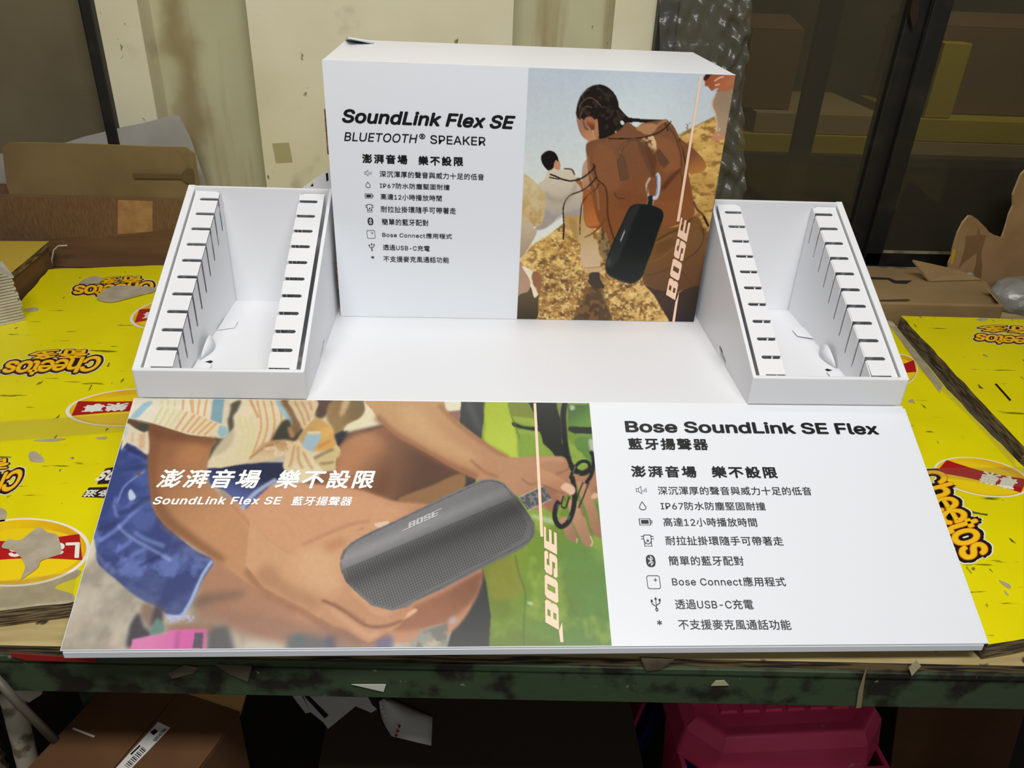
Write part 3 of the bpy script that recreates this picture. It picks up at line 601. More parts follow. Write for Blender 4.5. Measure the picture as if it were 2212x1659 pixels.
# ------------------------------------------------------------------ under the table
# pink stool with a blue one nested beneath it
zs = -0.50
STP = mat('pink_stool_plastic', (222, 72, 114), 0.3, (200, 58, 96), 6, 1, spec=0.5, extra=[((196, 140, 146), 26, 0.69, 0.73, (1, 1, 1), 0.6)])
STB = mat('blue_stool_plastic', (30, 46, 122), 0.35)
a, b = hz(1520, 1592, zs), hz(1915, 1574, zs)
ctr = (a+b)/2; ex = (b-a).normalized(); ey = Vector((-ex.y, ex.x, 0)); wS = (b-a).length/0.9; dS = wS*0.84
so = ctr+ey*(dS/2*0.9); so.z = zs
def stool(mt, z, scale, label, name, cat='stool', grid=True):
    t = thing(name, (so.x, so.y, FLOOR), label, cat)
    hx, hy_ = wS/2*scale, dS/2*scale
    W = lambda x, y, zz: Vector((so.x, so.y, 0))+ex*x+ey*y+Vector((0, 0, zz))
    def ring(ax, ay, zz, ch):
        return [W(x, y, zz) for x, y in ((-ax+ch, -ay), (ax-ch, -ay), (ax, -ay+ch), (ax, ay-ch), (ax-ch, ay), (-ax+ch, ay), (-ax, ay-ch), (-ax, -ay+ch))]
    m = MB(); rings = [ring(hx*0.80, hy_*0.76, z-0.004, 0.03), ring(hx*0.90, hy_*0.90, z, 0.035), ring(hx*1.0, hy_*1.0, z-0.022, 0.045), ring(hx*1.05, hy_*1.07, z-0.075, 0.05), ring(hx*1.03, hy_*1.05, z-0.08, 0.05)]
    vs = [p for r in rings for p in r]; n = 8
    fs = [[i*n+k, i*n+(k+1) % n, (i+1)*n+(k+1) % n, (i+1)*n+k] for i in range(len(rings)-1) for k in range(n)]+[list(range(n))]
    m.add(vs, fs); seat = m.build('seat', mt, t, bevel=0.004, seg=3)
    if grid:
        g = MB(); gx, gy = hx*0.68, hy_*0.62
        for i in range(6):
            for j in range(5):
                x0 = -gx+i*(2*gx/6)+0.004; x1 = x0+2*gx/6-0.008; y0 = -gy+j*(2*gy/5)+0.004; y1 = y0+2*gy/5-0.008
                lo = [W(x0, y0, z-0.004), W(x1, y0, z-0.004), W(x1, y1, z-0.004), W(x0, y1, z-0.004)]; hi = [p+Vector((0, 0, 0.004)) for p in (W(x0+.002, y0+.002, z-0.004), W(x1-.002, y0+.002, z-0.004), W(x1-.002, y1-.002, z-0.004), W(x0+.002, y1-.002, z-0.004))]
                g.add(lo+hi, [(4,5,6,7),(0,1,5,4),(1,2,6,5),(2,3,7,6),(3,0,4,7)])
        g.build('grip_pattern', mt, seat)
    for qx in (-1, 1):
        for qy in (-1, 1):
            l = MB(); top, bot = z-0.074, FLOOR
            def sec(zz, k, wi):
                X, Y = qx*hx*k, qy*hy_*k
                return [W(X, Y, zz), W(X-qx*wi, Y, zz), W(X-qx*wi, Y-qy*0.008, zz), W(X-qx*0.008, Y-qy*0.008, zz), W(X-qx*0.008, Y-qy*wi, zz), W(X, Y-qy*wi, zz)]
            s0, s1, s2 = sec(top, 1.03, 0.12), sec(top-0.09, 1.09, 0.075), sec(bot, 1.24, 0.055); n = 6
            l.add(s0+s1+s2, [[i*n+k, i*n+(k+1) % n, (i+1)*n+(k+1) % n, (i+1)*n+k] for i in range(2) for k in range(n)]+[list(range(n)), [2*n+k for k in range(n)][::-1]])
            l.build('leg', mt, t, bevel=0.002)
    return t
stool(STP, zs, 1.0, 'pink plastic stool with grid seat under the table', 'plastic_stool')
stool(STB, zs-0.055, 0.93, 'blue plastic stool nested beneath the pink one, only edges showing', 'plastic_stool', grid=False)
# large brown carton with label
zc_ = -0.42
CB = mat('deep_brown_carton', (98, 64, 32), 0.8, (86, 54, 26), 6, 1); CBL = mat('lighter_carton_side', (166, 126, 70), 0.8)  # darker brown for body and sheet, lighter brown for one flap
A, B_, D_ = hz(519, 1541, zc_), hz(430, 1662, zc_), hz(345, 1474, zc_)
e1v = (B_-A); e1v.z = 0; e1v = e1v.normalized(); e2v = Vector((e1v.y, -e1v.x, 0))
if e2v.dot(D_-A) < 0: e2v = -e2v
t = thing('carton', (A.x-0.1, A.y-0.1, FLOOR), 'closed brown carton with white barcode label standing under the table', 'box')
L1, L2 = 0.33, 0.20
q = [A, A+e1v*L1, A+e1v*L1+e2v*L2, A+e2v*L2]; zb0 = FLOOR+0.001
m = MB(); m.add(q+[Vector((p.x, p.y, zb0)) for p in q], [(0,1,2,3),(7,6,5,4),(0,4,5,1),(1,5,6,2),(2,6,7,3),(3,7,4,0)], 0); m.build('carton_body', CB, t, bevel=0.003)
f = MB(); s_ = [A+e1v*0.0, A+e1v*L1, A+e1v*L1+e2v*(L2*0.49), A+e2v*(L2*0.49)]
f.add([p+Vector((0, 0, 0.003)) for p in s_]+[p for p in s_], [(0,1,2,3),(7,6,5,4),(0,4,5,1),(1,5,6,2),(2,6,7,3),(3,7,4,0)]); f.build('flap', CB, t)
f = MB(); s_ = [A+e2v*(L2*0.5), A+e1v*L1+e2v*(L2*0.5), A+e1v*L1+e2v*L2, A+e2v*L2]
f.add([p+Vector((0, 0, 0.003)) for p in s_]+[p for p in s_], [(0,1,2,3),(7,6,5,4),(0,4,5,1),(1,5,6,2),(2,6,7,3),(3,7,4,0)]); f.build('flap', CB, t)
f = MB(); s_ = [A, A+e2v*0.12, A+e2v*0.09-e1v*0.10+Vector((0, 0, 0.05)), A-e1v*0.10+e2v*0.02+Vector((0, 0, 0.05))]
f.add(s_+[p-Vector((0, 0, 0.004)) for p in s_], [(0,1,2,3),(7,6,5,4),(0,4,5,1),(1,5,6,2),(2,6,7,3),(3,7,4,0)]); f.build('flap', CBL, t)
zlb = zc_+0.0036
Zl = lambda pts: [Vector((*xy(x, y, zlb), zlb)) for x, y in zoomed(0, 1440, 3.95, pts)]
LABW = mat('white_label_paper', (208, 206, 200), 0.6)
m = MB(); m.add(Zl([(985, 870), (1350, 470), (1455, 522), (1100, 890)]), [(0, 1, 2, 3)]); lab = m.build('shipping_label', LABW, t, label='white barcode label')
zlb += 0.0004
m = MB()
for k in range(13):
    u = k/13; w_ = 0.012+0.02*((k*7) % 3)/3
    p = lambda s, v: (1085+s*172*1.0+v*(-70+0), 868-s*165+v*(-75))
    x0, y0 = 1100+u*160, 868-u*165
    m.add(Zl([(x0, y0), (x0+w_*300, y0-w_*300), (x0+w_*300-38, y0-w_*300-30), (x0-38, y0-30)]), [(0, 1, 2, 3)])
m.add(Zl([(1280, 560), (1320, 530), (1348, 552), (1310, 586)]), [(0, 1, 2, 3)])
m.add(Zl([(1110, 745), (1190, 668), (1200, 676), (1122, 754)]), [(0, 1, 2, 3)])
m.build('barcode', INK_K, lab)
zlb -= 0.0002
m = MB(); m.add(Zl([(625, 518), (812, 590), (800, 606), (615, 534)]), [(0, 1, 2, 3)]); m.build('white_sticker', LABW, t)
# dark board pile that carries loose papers
zp = -0.60
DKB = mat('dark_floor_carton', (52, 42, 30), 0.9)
t = thing('dark_carton', (0.05, 0.25, FLOOR), 'low dark carton deep under the table with loose papers on top', 'box')
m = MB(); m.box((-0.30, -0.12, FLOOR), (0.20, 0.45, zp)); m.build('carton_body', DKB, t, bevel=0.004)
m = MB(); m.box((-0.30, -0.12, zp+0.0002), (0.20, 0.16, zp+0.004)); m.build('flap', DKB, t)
PAP = mat('loose_white_paper', (206, 204, 198), 0.7); PAPK = mat('black_print_band', (24, 24, 34), 0.6)
Zp = lambda pts, h=0: [hz(x, y, zp+0.005+h) for x, y in zoomed(600, 1440, 5.53, pts)]
def paper(pts, h, label, lift=None, sub=None):
    P_ = Zp(pts, h)
    if lift:
        for i, d in lift.items(): P_[i] = P_[i]+Vector((0, 0, d))
    m = MB(); n = len(P_); m.add(P_+[p-Vector((0, 0, 0.0008)) for p in P_], [list(range(n)), [n+k for k in range(n)][::-1]]+[[i, (i+1) % n, (i+1) % n+n, i+n] for i in range(n)])
    o = m.build('paper_sheet', PAP); tag(o, label, 'paper', 'loose papers under the table')
    if sub:
        m = MB(); q = Zp(sub, h+0.0012); m.add(q, [list(range(len(q)))]); b = m.build('print_band', PAPK); b.parent = o
    return o
paper([(290, 320), (700, 330), (930, 470), (600, 740), (545, 665), (390, 540)], 0.004, 'white paper sheet with a black band on the dark carton under the table', sub=[(300, 335), (360, 335), (608, 580), (560, 620)])
paper([(160, 330), (280, 330), (390, 540), (330, 555)], 0.001, 'narrow white paper sticking out left of the banded sheet under the table')
paper([(670, 325), (1060, 330), (1130, 460), (1185, 505), (1115, 548), (930, 470), (740, 385)], 0.009, 'folded white paper between the banded sheet and the curled one under the table')
rows = []
for i in range(9):
    v = i/8; a0 = np.array((1210+20*v*v, 400)) if 0 else None
    l_ = (1210+(1360-1210)*v-40*math.sin(v*3.1), 410+(830-410)*v); r_ = (1300+(1850-1300)*min(1, v*1.6)-40*max(0, v-.6), 365+(600-365)*min(1, v*1.6)+900*max(0, v-.62))
    rows.append([hz(600+(l_[0]+(r_[0]-l_[0])*j/6)/5.53, 1440+(l_[1]+(r_[1]-l_[1])*j/6)/5.53, zp+0.02+0.02*math.sin(j/6*3.1)) for j in range(7)])
m = MB(); m.sheet(rows, 0.0008); o = m.build('paper_sheet', PAP, smooth=True); tag(o, 'curled torn white paper with red dots, rightmost of the papers under the table', 'paper', 'loose papers under the table')
m = MB()
for cx_, cy_ in ((1452, 712), (1434, 770), (1415, 822)):
    m.add([hz(600+(cx_+18*math.cos(k*math.pi/5))/5.53, 1440+(cy_+18*math.sin(k*math.pi/5))/5.53, zp+0.045) for k in range(10)], [list(range(10))])
b = m.build('red_dots', INK_R); b.parent = o
# dark brown sheet at the right, leaning
t = None
m = MB(); q = [(1945, 1492), (2230, 1480), (2230, 1660), (2005, 1680)]; P_ = [hy(x, y, 0.10) for x, y in q]
P_[2].z = P_[3].z = FLOOR+0.001; P_[3].x = P_[0].x+0.02; P_[2].x = P_[1].x
m.add([P_[0], P_[1], P_[2]+Vector((0, -0.05, 0)), P_[3]+Vector((0, -0.05, 0))]+[p+Vector((0, 0.006, 0)) for p in (P_[0], P_[1], P_[2]+Vector((0, -0.05, 0)), P_[3]+Vector((0, -0.05, 0)))], [(0,1,2,3),(7,6,5,4),(0,4,5,1),(1,5,6,2),(2,6,7,3),(3,7,4,0)])
tag(m.build('cardboard_sheet', CB), 'dark brown cardboard sheet leaning under the right end of the table', 'cardboard')
# left corner: pale pole, strap, grey sheet and a rattan basket
m = MB(); pa, pb = hy(24, 1500, -0.13), hy(66, 1670, -0.13); m.tube([pa, pb, pb+(pb-pa)*((pb.z-FLOOR-0.015)/(pa.z-pb.z))], 0.014, 14); o = m.build('pole', mat('dirty_white_pole', (186, 178, 156), 0.6, (120, 108, 84), 24, 1, 0.55, 0.62), smooth=True); tag(o, 'dirty white pole leaning below the left end of the table', 'pole')
m = MB(); pl = [hy(x, y, -0.20) for x, y in ((0, 1462), (80, 1460), (90, 1500), (62, 1518), (0, 1480))]; m.add(pl+[p+Vector((0, 0.004, 0)) for p in pl], [list(range(5)), [9, 8, 7, 6, 5]]+[[i, (i+1) % 5, (i+1) % 5+5, i+5] for i in range(5)]); tag(m.build('grey_card', mat('grey_card_scrap', (168, 164, 152), 0.8)), 'pale grey card hanging below the left end of the table rail', 'card')
m = MB(); m.tube([hy(-12, 1462, -0.262), hy(40, 1520, -0.262), hy(120, 1600, -0.262)], 0.005, 6); tag(m.build('rod', mat('dark_grey_rod', (84, 78, 66), 0.5), smooth=True), 'thin dark grey rod slanting before the pale pole at lower left', 'rod')
t = thing('rattan_basket', (hz(-60, 1640, -0.5).x-0.07, hz(-60, 1640, -0.5).y, FLOOR), 'pale rattan basket with braided rim cut by the lower left corner', 'basket')
RAT = mat('pale_rattan', (170, 150, 120), 0.6, (130, 108, 80), 30, 1)
bc = hz(-60, 1640, -0.5); bc = Vector((bc.x-0.07, bc.y, 0))
for rr, zz in ((0.085, -0.50),):
    m = MB()
    for ph in (0, math.pi*2/3, math.pi*4/3):
        m.tube([bc+Vector(((rr+0.006*math.cos(k*0.9+ph))*math.cos(k/48*2*math.pi), (rr+0.006*math.cos(k*0.9+ph))*math.sin(k/48*2*math.pi), zz+0.006*math.sin(k*0.9+ph))) for k in range(48)], 0.005, 6, closed=True)
    m.build('braided_rim', RAT, t, smooth=True)
m = MB()
for i in range(16):
    zz = -0.51-i*0.026; r_ = 0.085-0.0008*i
    m.tube([bc+Vector(((r_+0.003*(-1)**k)*math.cos(k/40*2*math.pi), (r_+0.003*(-1)**k)*math.sin(k/40*2*math.pi), zz)) for k in range(40)], 0.004, 5, closed=True)
for k in range(20):
    a_ = k/20*2*math.pi; m.tube([bc+Vector((0.085*math.cos(a_), 0.085*math.sin(a_), -0.50)), bc+Vector((0.072*math.cos(a_), 0.072*math.sin(a_), FLOOR+0.004))], 0.003, 5)
m.build('woven_side', RAT, t, smooth=True)
# scraps of tape and paper stuck on the table rail
def front(px, py, dy=0.0):
    # point on the table's front face
    d = pray(px, py); n = TROT@Vector((0, 1, 0)); k = (TORG-CAM).dot(n)/d.dot(n); return CAM+d*k-n*(0.0012+dy)
def scrap(pts, mt, label, name='tape_scrap', cat='tape', th=0.0006):
    P_ = [front(x, y) for x, y in pts]; n = len(P_); nv = TROT@Vector((0, -1, 0))
    m = MB(); m.add([p+nv*th for p in P_]+P_, [list(range(n)), [n+k for k in range(n)][::-1]]+[[i, (i+1) % n, (i+1) % n+n, i+n] for i in range(n)]); return tag(m.build(name, mt), label, cat)
GT = mat('dirty_grey_tape', (112, 104, 88), 0.35, (84, 76, 62), 30, 1)
scrap([(365, 1450), (400, 1434), (428, 1440), (418, 1452), (372, 1464)], GT, 'wrinkled grey tape scrap on the green table rail below the left part of the print')
scrap([(464, 1433), (545, 1436), (536, 1471), (500, 1455)], mat('smoky_film_scrap', (92, 82, 66), 0.3), 'dark smoky film scrap hanging from the green table rail')
scrap([(1384, 1419), (1456, 1422), (1426, 1444), (1396, 1447)], GT, 'grey film scrap with toothed edge hanging under the green half of the print')
scrap([(1535, 1479), (1545, 1468), (1564, 1467), (1574, 1478)], mat('bright_tape_scrap', (186, 180, 140), 0.35), 'bright trapezoid tape scrap on the green rail above the pink stool')
scrap([(1962, 1440), (1978, 1423), (1988, 1436), (1968, 1458)], mat('bright_tape_scrap', (0, 0, 0)), 'bright folded tape scrap on the table edge at right')
scrap([(1873, 1432), (1866, 1470), (1859, 1526), (1848, 1527), (1853, 1490), (1866, 1450)], mat('tan_tape_strip', (140, 124, 90), 0.5), 'tan tape strip dangling from the table edge before the stool')
scrap([(22, 1408), (140, 1416), (212, 1420), (208, 1428), (60, 1424), (28, 1416)], mat('red_tape', (150, 34, 30), 0.5), 'red tape along the table edge below the lower left corner of the print')
scrap([(760, 1476), (834, 1476), (829, 1492)], PAP, 'white paper triangle hanging below the table rail', 'paper_scrap', 'paper')
# ------------------------------------------------------------------ printed artwork: a small vector painter
def map_head(P):
    return [((p := hy(x, y, YB)).x+W2, HB-p.z) for x, y in P]
def map_front(P):
    out = []
    for x, y in P:
        d = pray(x, y); k = (Vector((PX0, 0, 0))-CAM).dot(PN)/d.dot(PN); p = CAM+d*k
        out.append((p.x-PX0, (p-Vector((PX0, 0, 0))).dot(PV)))
    return out
class Art:
    def __init__(s, mapper, u0, u1, v0, v1, nx, ny):
        s.map, s.u0, s.u1, s.v0, s.v1, s.nx, s.ny = mapper, u0, u1, v0, v1, nx, ny
        s.a = np.zeros((ny, nx, 3)); s.k = nx/(u1-u0)
        s.yy, s.xx = np.mgrid[0:ny, 0:nx]+0.5
        s.rng = np.random.RandomState(4)
    def cv(s, pts):
        q = np.array(s.map(pts)); return np.c_[(q[:, 0]-s.u0)/(s.u1-s.u0)*s.nx, (q[:, 1]-s.v0)/(s.v1-s.v0)*s.ny]
    def blur(s, m, sg):
        r = int(max(1, round(sg*2.5))); k = np.exp(-np.arange(-r, r+1)**2/(2*sg*sg)); k /= k.sum()
        for ax in (0, 1):
            p = np.pad(m, [(r, r) if a == ax else (0, 0) for a in (0, 1)], 'edge')
            m = sum(w*(p[i:i+m.shape[0], :] if ax == 0 else p[:, i:i+m.shape[1]]) for i, w in enumerate(k))
        return m
    def mask(s, c, soft):
        pad = int(soft*3)+3
        x0, x1 = int(max(0, c[:, 0].min()-pad)), int(min(s.nx, c[:, 0].max()+pad+1)); y0, y1 = int(max(0, c[:, 1].min()-pad)), int(min(s.ny, c[:, 1].max()+pad+1))
        if x1 <= x0 or y1 <= y0: return None
        X, Y = s.xx[y0:y1, x0:x1], s.yy[y0:y1, x0:x1]; m = np.zeros(X.shape, bool)
        for i in range(len(c)):
            (ax, ay), (bx, by) = c[i], c[(i+1) % len(c)]
            if ay == by: continue
            m ^= ((ay <= Y) != (by <= Y)) & (X < (bx-ax)*(Y-ay)/(by-ay)+ax)
        return (slice(y0, y1), slice(x0, x1)), s.blur(m.astype(float), max(0.55, soft))
    def fill(s, c, col, soft=0, col2=None, g=None, alpha=1.0):
        r = s.mask(c, soft)
        if r is None: return
        sl, m = r; m = m[..., None]*alpha; f = np.array(col, float)
        if col2 is not None:
            ga, gb = s.cv(g); d = gb-ga; t = ((s.xx[sl]-ga[0])*d[0]+(s.yy[sl]-ga[1])*d[1])/(d@d); t = np.clip(t, 0, 1)[..., None]; t = t*t*(3-2*t)
            f = np.array(col)*(1-t)+np.array(col2)*t
        s.a[sl] = s.a[sl]*(1-m)+f*m
    def poly(s, pts, col, soft=0, col2=None, g=None, alpha=1.0, sm=True):
        s.fill(s.cv(smooth_loop(pts, 6) if sm else pts), col, soft, col2, g, alpha)
    def line(s, pts, w, col, soft=0, alpha=1.0, w2=None, sm=True):
        """stroke; w in photo pixels"""
        p = np.array(smooth_loop(pts, 6, False) if sm and len(pts) > 2 else pts, float); n = len(p)
        d = np.gradient(p, axis=0); d /= np.maximum(np.linalg.norm(d, axis=1), 1e-6)[:, None]; nr = np.c_[-d[:, 1], d[:, 0]]
        ww = np.linspace(w, w if w2 is None else w2, n)[:, None]/2
        s.fill(s.cv([tuple(q) for q in np.r_[p+nr*ww, (p-nr*ww)[::-1]]]), col, soft, alpha=alpha)
    def noise(s, scale, oct=4, seed=0, sx=1, sy=1):
        rng = np.random.RandomState(seed); out = 0; amp = 1; tot = 0
        for o in range(oct):
            gx, gy = int(s.nx/scale*2**o/sx)+3, int(s.ny/scale*2**o/sy)+3; G = rng.rand(gy, gx)
            fx, fy = s.xx/s.nx*(gx-2), s.yy/s.ny*(gy-2); ix, iy = fx.astype(int), fy.astype(int); tx, ty = fx-ix, fy-iy; tx = tx*tx*(3-2*tx); ty = ty*ty*(3-2*ty)
            out = out+amp*((G[iy, ix]*(1-tx)+G[iy, ix+1]*tx)*(1-ty)+(G[iy+1, ix]*(1-tx)+G[iy+1, ix+1]*tx)*ty); tot += amp; amp *= 0.6
        return out/tot
    def texture(s, pts, col, scale, lo, hi, soft=1, alpha=1.0, seed=1, sx=1, sy=1, oct=4, sm=True):
        """blotches of col inside an outline, where noise lies above a threshold"""
        r = s.mask(s.cv(smooth_loop(pts, 6) if sm else pts), soft)
        if r is None: return
        sl, m = r; n = np.clip((s.noise(scale, oct, seed, sx, sy)[sl]-lo)/(hi-lo), 0, 1); m = (m*n*alpha)[..., None]
        s.a[sl] = s.a[sl]*(1-m)+np.array(col, float)*m
    def build(s, name, O, U, V, N, parent, mt):
        nx, ny = s.nx, s.ny
        u = (np.arange(nx+1)/nx)*(s.u1-s.u0)+s.u0; v = (np.arange(ny+1)/ny)*(s.v1-s.v0)+s.v0
        off = WLOC.get(parent.name, Vector())
        O = np.array(O-off+N*0.0004); co = O+u[None, :, None]*np.array(U)+v[:, None, None]*np.array(V)
        co = co.reshape(-1, 3); i = np.arange(ny)[:, None]*(nx+1)+np.arange(nx)[None, :]
        f = np.stack([i, i+nx+1, i+nx+2, i+1], -1).reshape(-1)
        me = bpy.data.meshes.new(name); me.vertices.add(len(co)); me.vertices.foreach_set('co', co.ravel()); me.loops.add(len(f)); me.loops.foreach_set('vertex_index', f)
        me.polygons.add(nx*ny); me.polygons.foreach_set('loop_start', np.arange(nx*ny)*4); me.update(calc_edges=True)
        p = np.pad(s.a, ((0, 1), (0, 1), (0, 0)), 'edge'); q = np.pad(s.a, ((1, 0), (1, 0), (0, 0)), 'edge'); c = lin(np.clip((p+q)/2, 0, 255))
        at = me.color_attributes.new('ink', 'FLOAT_COLOR', 'POINT'); at.data.foreach_set('color', np.c_[c.reshape(-1, 3), np.ones(len(co))].ravel().astype(np.float32))
        me.materials.append(mt); o = bpy.data.objects.new(name, me); C.objects.link(o); o.parent = parent; WLOC[o.name] = off; return o
INKM = bpy.data.materials.new('four_colour_print'); INKM.use_nodes = True
_b = INKM.node_tree.nodes['Principled BSDF']; _b.inputs['Roughness'].default_value = 0.27; _b.inputs['Specular IOR Level'].default_value = 0.38
_a = INKM.node_tree.nodes.new('ShaderNodeAttribute'); _a.attribute_name = 'ink'; INKM.node_tree.links.new(_a.outputs['Color'], _b.inputs['Base Color'])

# ---- header picture: hikers on a dry grass hill under a pale sky
hu0 = sum(u for u, v in map_head([(1142, 151), (1129, 420), (1117, 686)]))/3
A = Art(map_head, hu0, 2*W2, 0.001, HB-0.001, 420, 560)
ky = (A.yy/A.ny)[..., None]; kx = (A.xx/A.nx)[..., None]
sky0, sky1 = np.array((188, 199, 210.)), np.array((224, 228, 217.))
A.a[:] = sky0*(1-np.clip(ky/0.55, 0, 1))+sky1*np.clip(ky/0.55, 0, 1)
A.a += (np.exp(-((kx-0.55)**2+(ky-0.2)**2)/0.05))*np.array((14, 16, 12.))
Z3 = lambda p: zoomed(1100, 100, 2.675, p)
ZA = lambda p: zoomed(1100, 150, 5.927, p); ZB2 = lambda p: zoomed(1300, 150, 5.927, p); ZC = lambda p: zoomed(1100, 420, 5.927, p); ZD = lambda p: zoomed(1300, 420, 5.923, p)
hill = Z3([(-50, 1330), (70, 1230), (130, 1150), (230, 1090), (330, 1010), (480, 960), (700, 900), (900, 700), (975, 515), (1060, 470), (1190, 405), (1300, 330), (1400, 300), (1400, 1700), (-50, 1700)])
A.poly(hill, (200, 158, 84), 0.5, (176, 134, 70), Z3([(700, 500), (500, 1600)]), sm=False)
A.texture(hill, (232, 196, 116), 40, 0.42, 0.66, seed=3, alpha=0.75, sm=False, sx=1.8, oct=5)
A.texture(hill, (122, 84, 42), 9, 0.50, 0.72, seed=5, alpha=0.7, sm=False, sx=1.7, oct=3)
A.texture(Z3([(60, 1280), (500, 1200), (950, 1350), (930, 1600), (50, 1600)]), (92, 60, 30), 11, 0.48, 0.72, seed=8, alpha=0.75, oct=3)
A.texture(Z3([(60, 1200), (520, 1020), (960, 1350), (930, 1600), (50, 1600)]), (240, 206, 138), 6, 0.52, 0.74, seed=12, alpha=0.8, oct=2)
A.line(Z3([(975, 515), (1060, 470), (1190, 405)]), 2.0, (130, 104, 54), 0.8, 0.6)
A.line(ZB2([(1100, 780), (1095, 720), (1075, 690)]), 1.2, (84, 64, 44)); A.line(ZB2([(1097, 725), (1120, 690), (1140, 675)]), 0.8, (84, 64, 44)); A.line(ZB2([(1090, 760), (1070, 740)]), 0.8, (84, 64, 44))
A.poly(ZB2([(1000, 860), (1060, 800), (1150, 760), (1150, 790), (1080, 830)]), (128, 108, 62), 1.0, alpha=0.8)
# shadow on the ground
A.poly(Z3([(470, 1390), (520, 1400), (560, 1480), (585, 1600), (380, 1600), (400, 1520)]), (70, 50, 34), 2.5, alpha=0.85); A.texture(Z3([(440, 1390), (560, 1480), (585, 1600), (380, 1600)]), (120, 86, 44), 12, 0.5, 0.62, seed=21, oct=2)
A.poly(Z3([(530, 1050), (590, 1030), (600, 1200), (560, 1250), (520, 1180)]), (134, 112, 72), 2.0, alpha=0.9); A.texture(Z3([(530, 1050), (590, 1030), (600, 1200), (560, 1250), (520, 1180)]), (88, 70, 40), 8, 0.5, 0.6, seed=9)
# person climbing in the pale poncho
A.poly(ZC([(690, 280), (760, 210), (920, 190), (1000, 300), (1060, 420), (1080, 560), (1120, 600), (1160, 940), (960, 950), (910, 780), (900, 600), (800, 480), (720, 400)]), (188, 152, 92), 0.7, (206, 178, 140), ZC([(750, 250), (1000, 900)]))
A.poly(ZC([(760, 320), (850, 330), (880, 560), (800, 470)]), (164, 126, 66), 2, alpha=0.6)
A.poly(ZC([(955, 935), (1185, 920), (1195, 985), (970, 1005)]), (204, 168, 122), 0.4, sm=False); A.line(ZC([(960, 940), (1185, 925)]), 1, (140, 108, 70))
A.poly(ZC([(1035, 1005), (1150, 1000), (1165, 1080), (1215, 1170), (1205, 1200), (1100, 1200), (1015, 1130), (1020, 1080)]), (64, 52, 40), 0.5)
A.poly(ZA([(370, 1490), (450, 1400), (510, 1270), (570, 1255), (700, 1290), (820, 1290), (850, 1370), (930, 1500), (950, 1640), (950, 1860), (740, 1850), (640, 1870), (560, 1960), (440, 2040), (330, 2040), (420, 1900), (460, 1700)]), (210, 198, 174), 0.6, (176, 164, 150), ZA([(600, 1300), (600, 1950)]))
A.poly(ZA([(470, 1560), (600, 1640), (760, 1600), (850, 1440), (860, 1520), (780, 1680), (600, 1720), (460, 1640)]), (170, 156, 132), 3, alpha=0.7)
A.poly(ZA([(460, 1800), (560, 1860), (700, 1840), (940, 1780), (950, 1860), (700, 1880), (560, 1960), (440, 2040), (350, 2030)]), (160, 150, 146), 2.5, alpha=0.7)
A.line(ZA([(700, 1272), (760, 1270), (810, 1290), (835, 1350)]), 3, (90, 60, 44), 0.6)
A.line(ZA([(860, 1400), (930, 1480), (960, 1560)]), 10, (160, 100, 62), 0.8)
A.poly(ZA([(575, 1180), (640, 1170), (655, 1240), (640, 1285), (580, 1260)]), (200, 140, 104), 0.5)
A.poly(ZA([(410, 1160), (420, 1090), (500, 1040), (580, 1060), (620, 1120), (628, 1180), (600, 1160), (575, 1200), (565, 1260), (500, 1290), (440, 1230)]), (26, 20, 18), 0.5)
# partly shown person at the left edge
A.poly(ZA([(120, 1300), (195, 1335), (290, 1400), (370, 1480), (440, 1580), (460, 1680), (455, 1800), (430, 1930), (380, 2000), (120, 1950)]), (204, 182, 136), 0.6, (186, 152, 92), ZA([(250, 1400), (300, 1980)]))
A.texture(ZA([(120, 1300), (195, 1335), (290, 1400), (370, 1480), (440, 1580), (455, 1800), (380, 2000), (120, 1950)]), (222, 206, 170), 26, 0.48, 0.65, seed=14, alpha=0.5)
A.poly(ZC([(-20, 330), (170, 330), (300, 370), (310, 430), (355, 450), (330, 540), (250, 680), (150, 810), (-20, 860)]), (198, 178, 150), 0.6, (172, 150, 122), ZC([(100, 340), (150, 800)]))
A.poly(ZC([(-20, 880), (140, 860), (190, 940), (270, 1150), (240, 1230), (110, 1320), (-20, 1330)]), (176, 142, 116), 0.6)
A.poly(ZC([(165, 920), (250, 950), (330, 1010), (300, 1060), (290, 1110), (330, 1200), (370, 1290), (320, 1320), (270, 1190), (270, 1110), (215, 1010)]), (232, 222, 196), 0.5)
A.poly(ZC([(300, 1000), (350, 985), (405, 1040), (412, 1140), (385, 1270), (330, 1160), (290, 1080)]), (150, 98, 66), 0.6)
A.poly(ZC([(100, 1320), (240, 1240), (275, 1180), (320, 1320), (375, 1290), (370, 1400), (340, 1600), (60, 1620)]), (88, 74, 48), 0.7, (62, 50, 32), ZC([(200, 1250), (200, 1600)]))
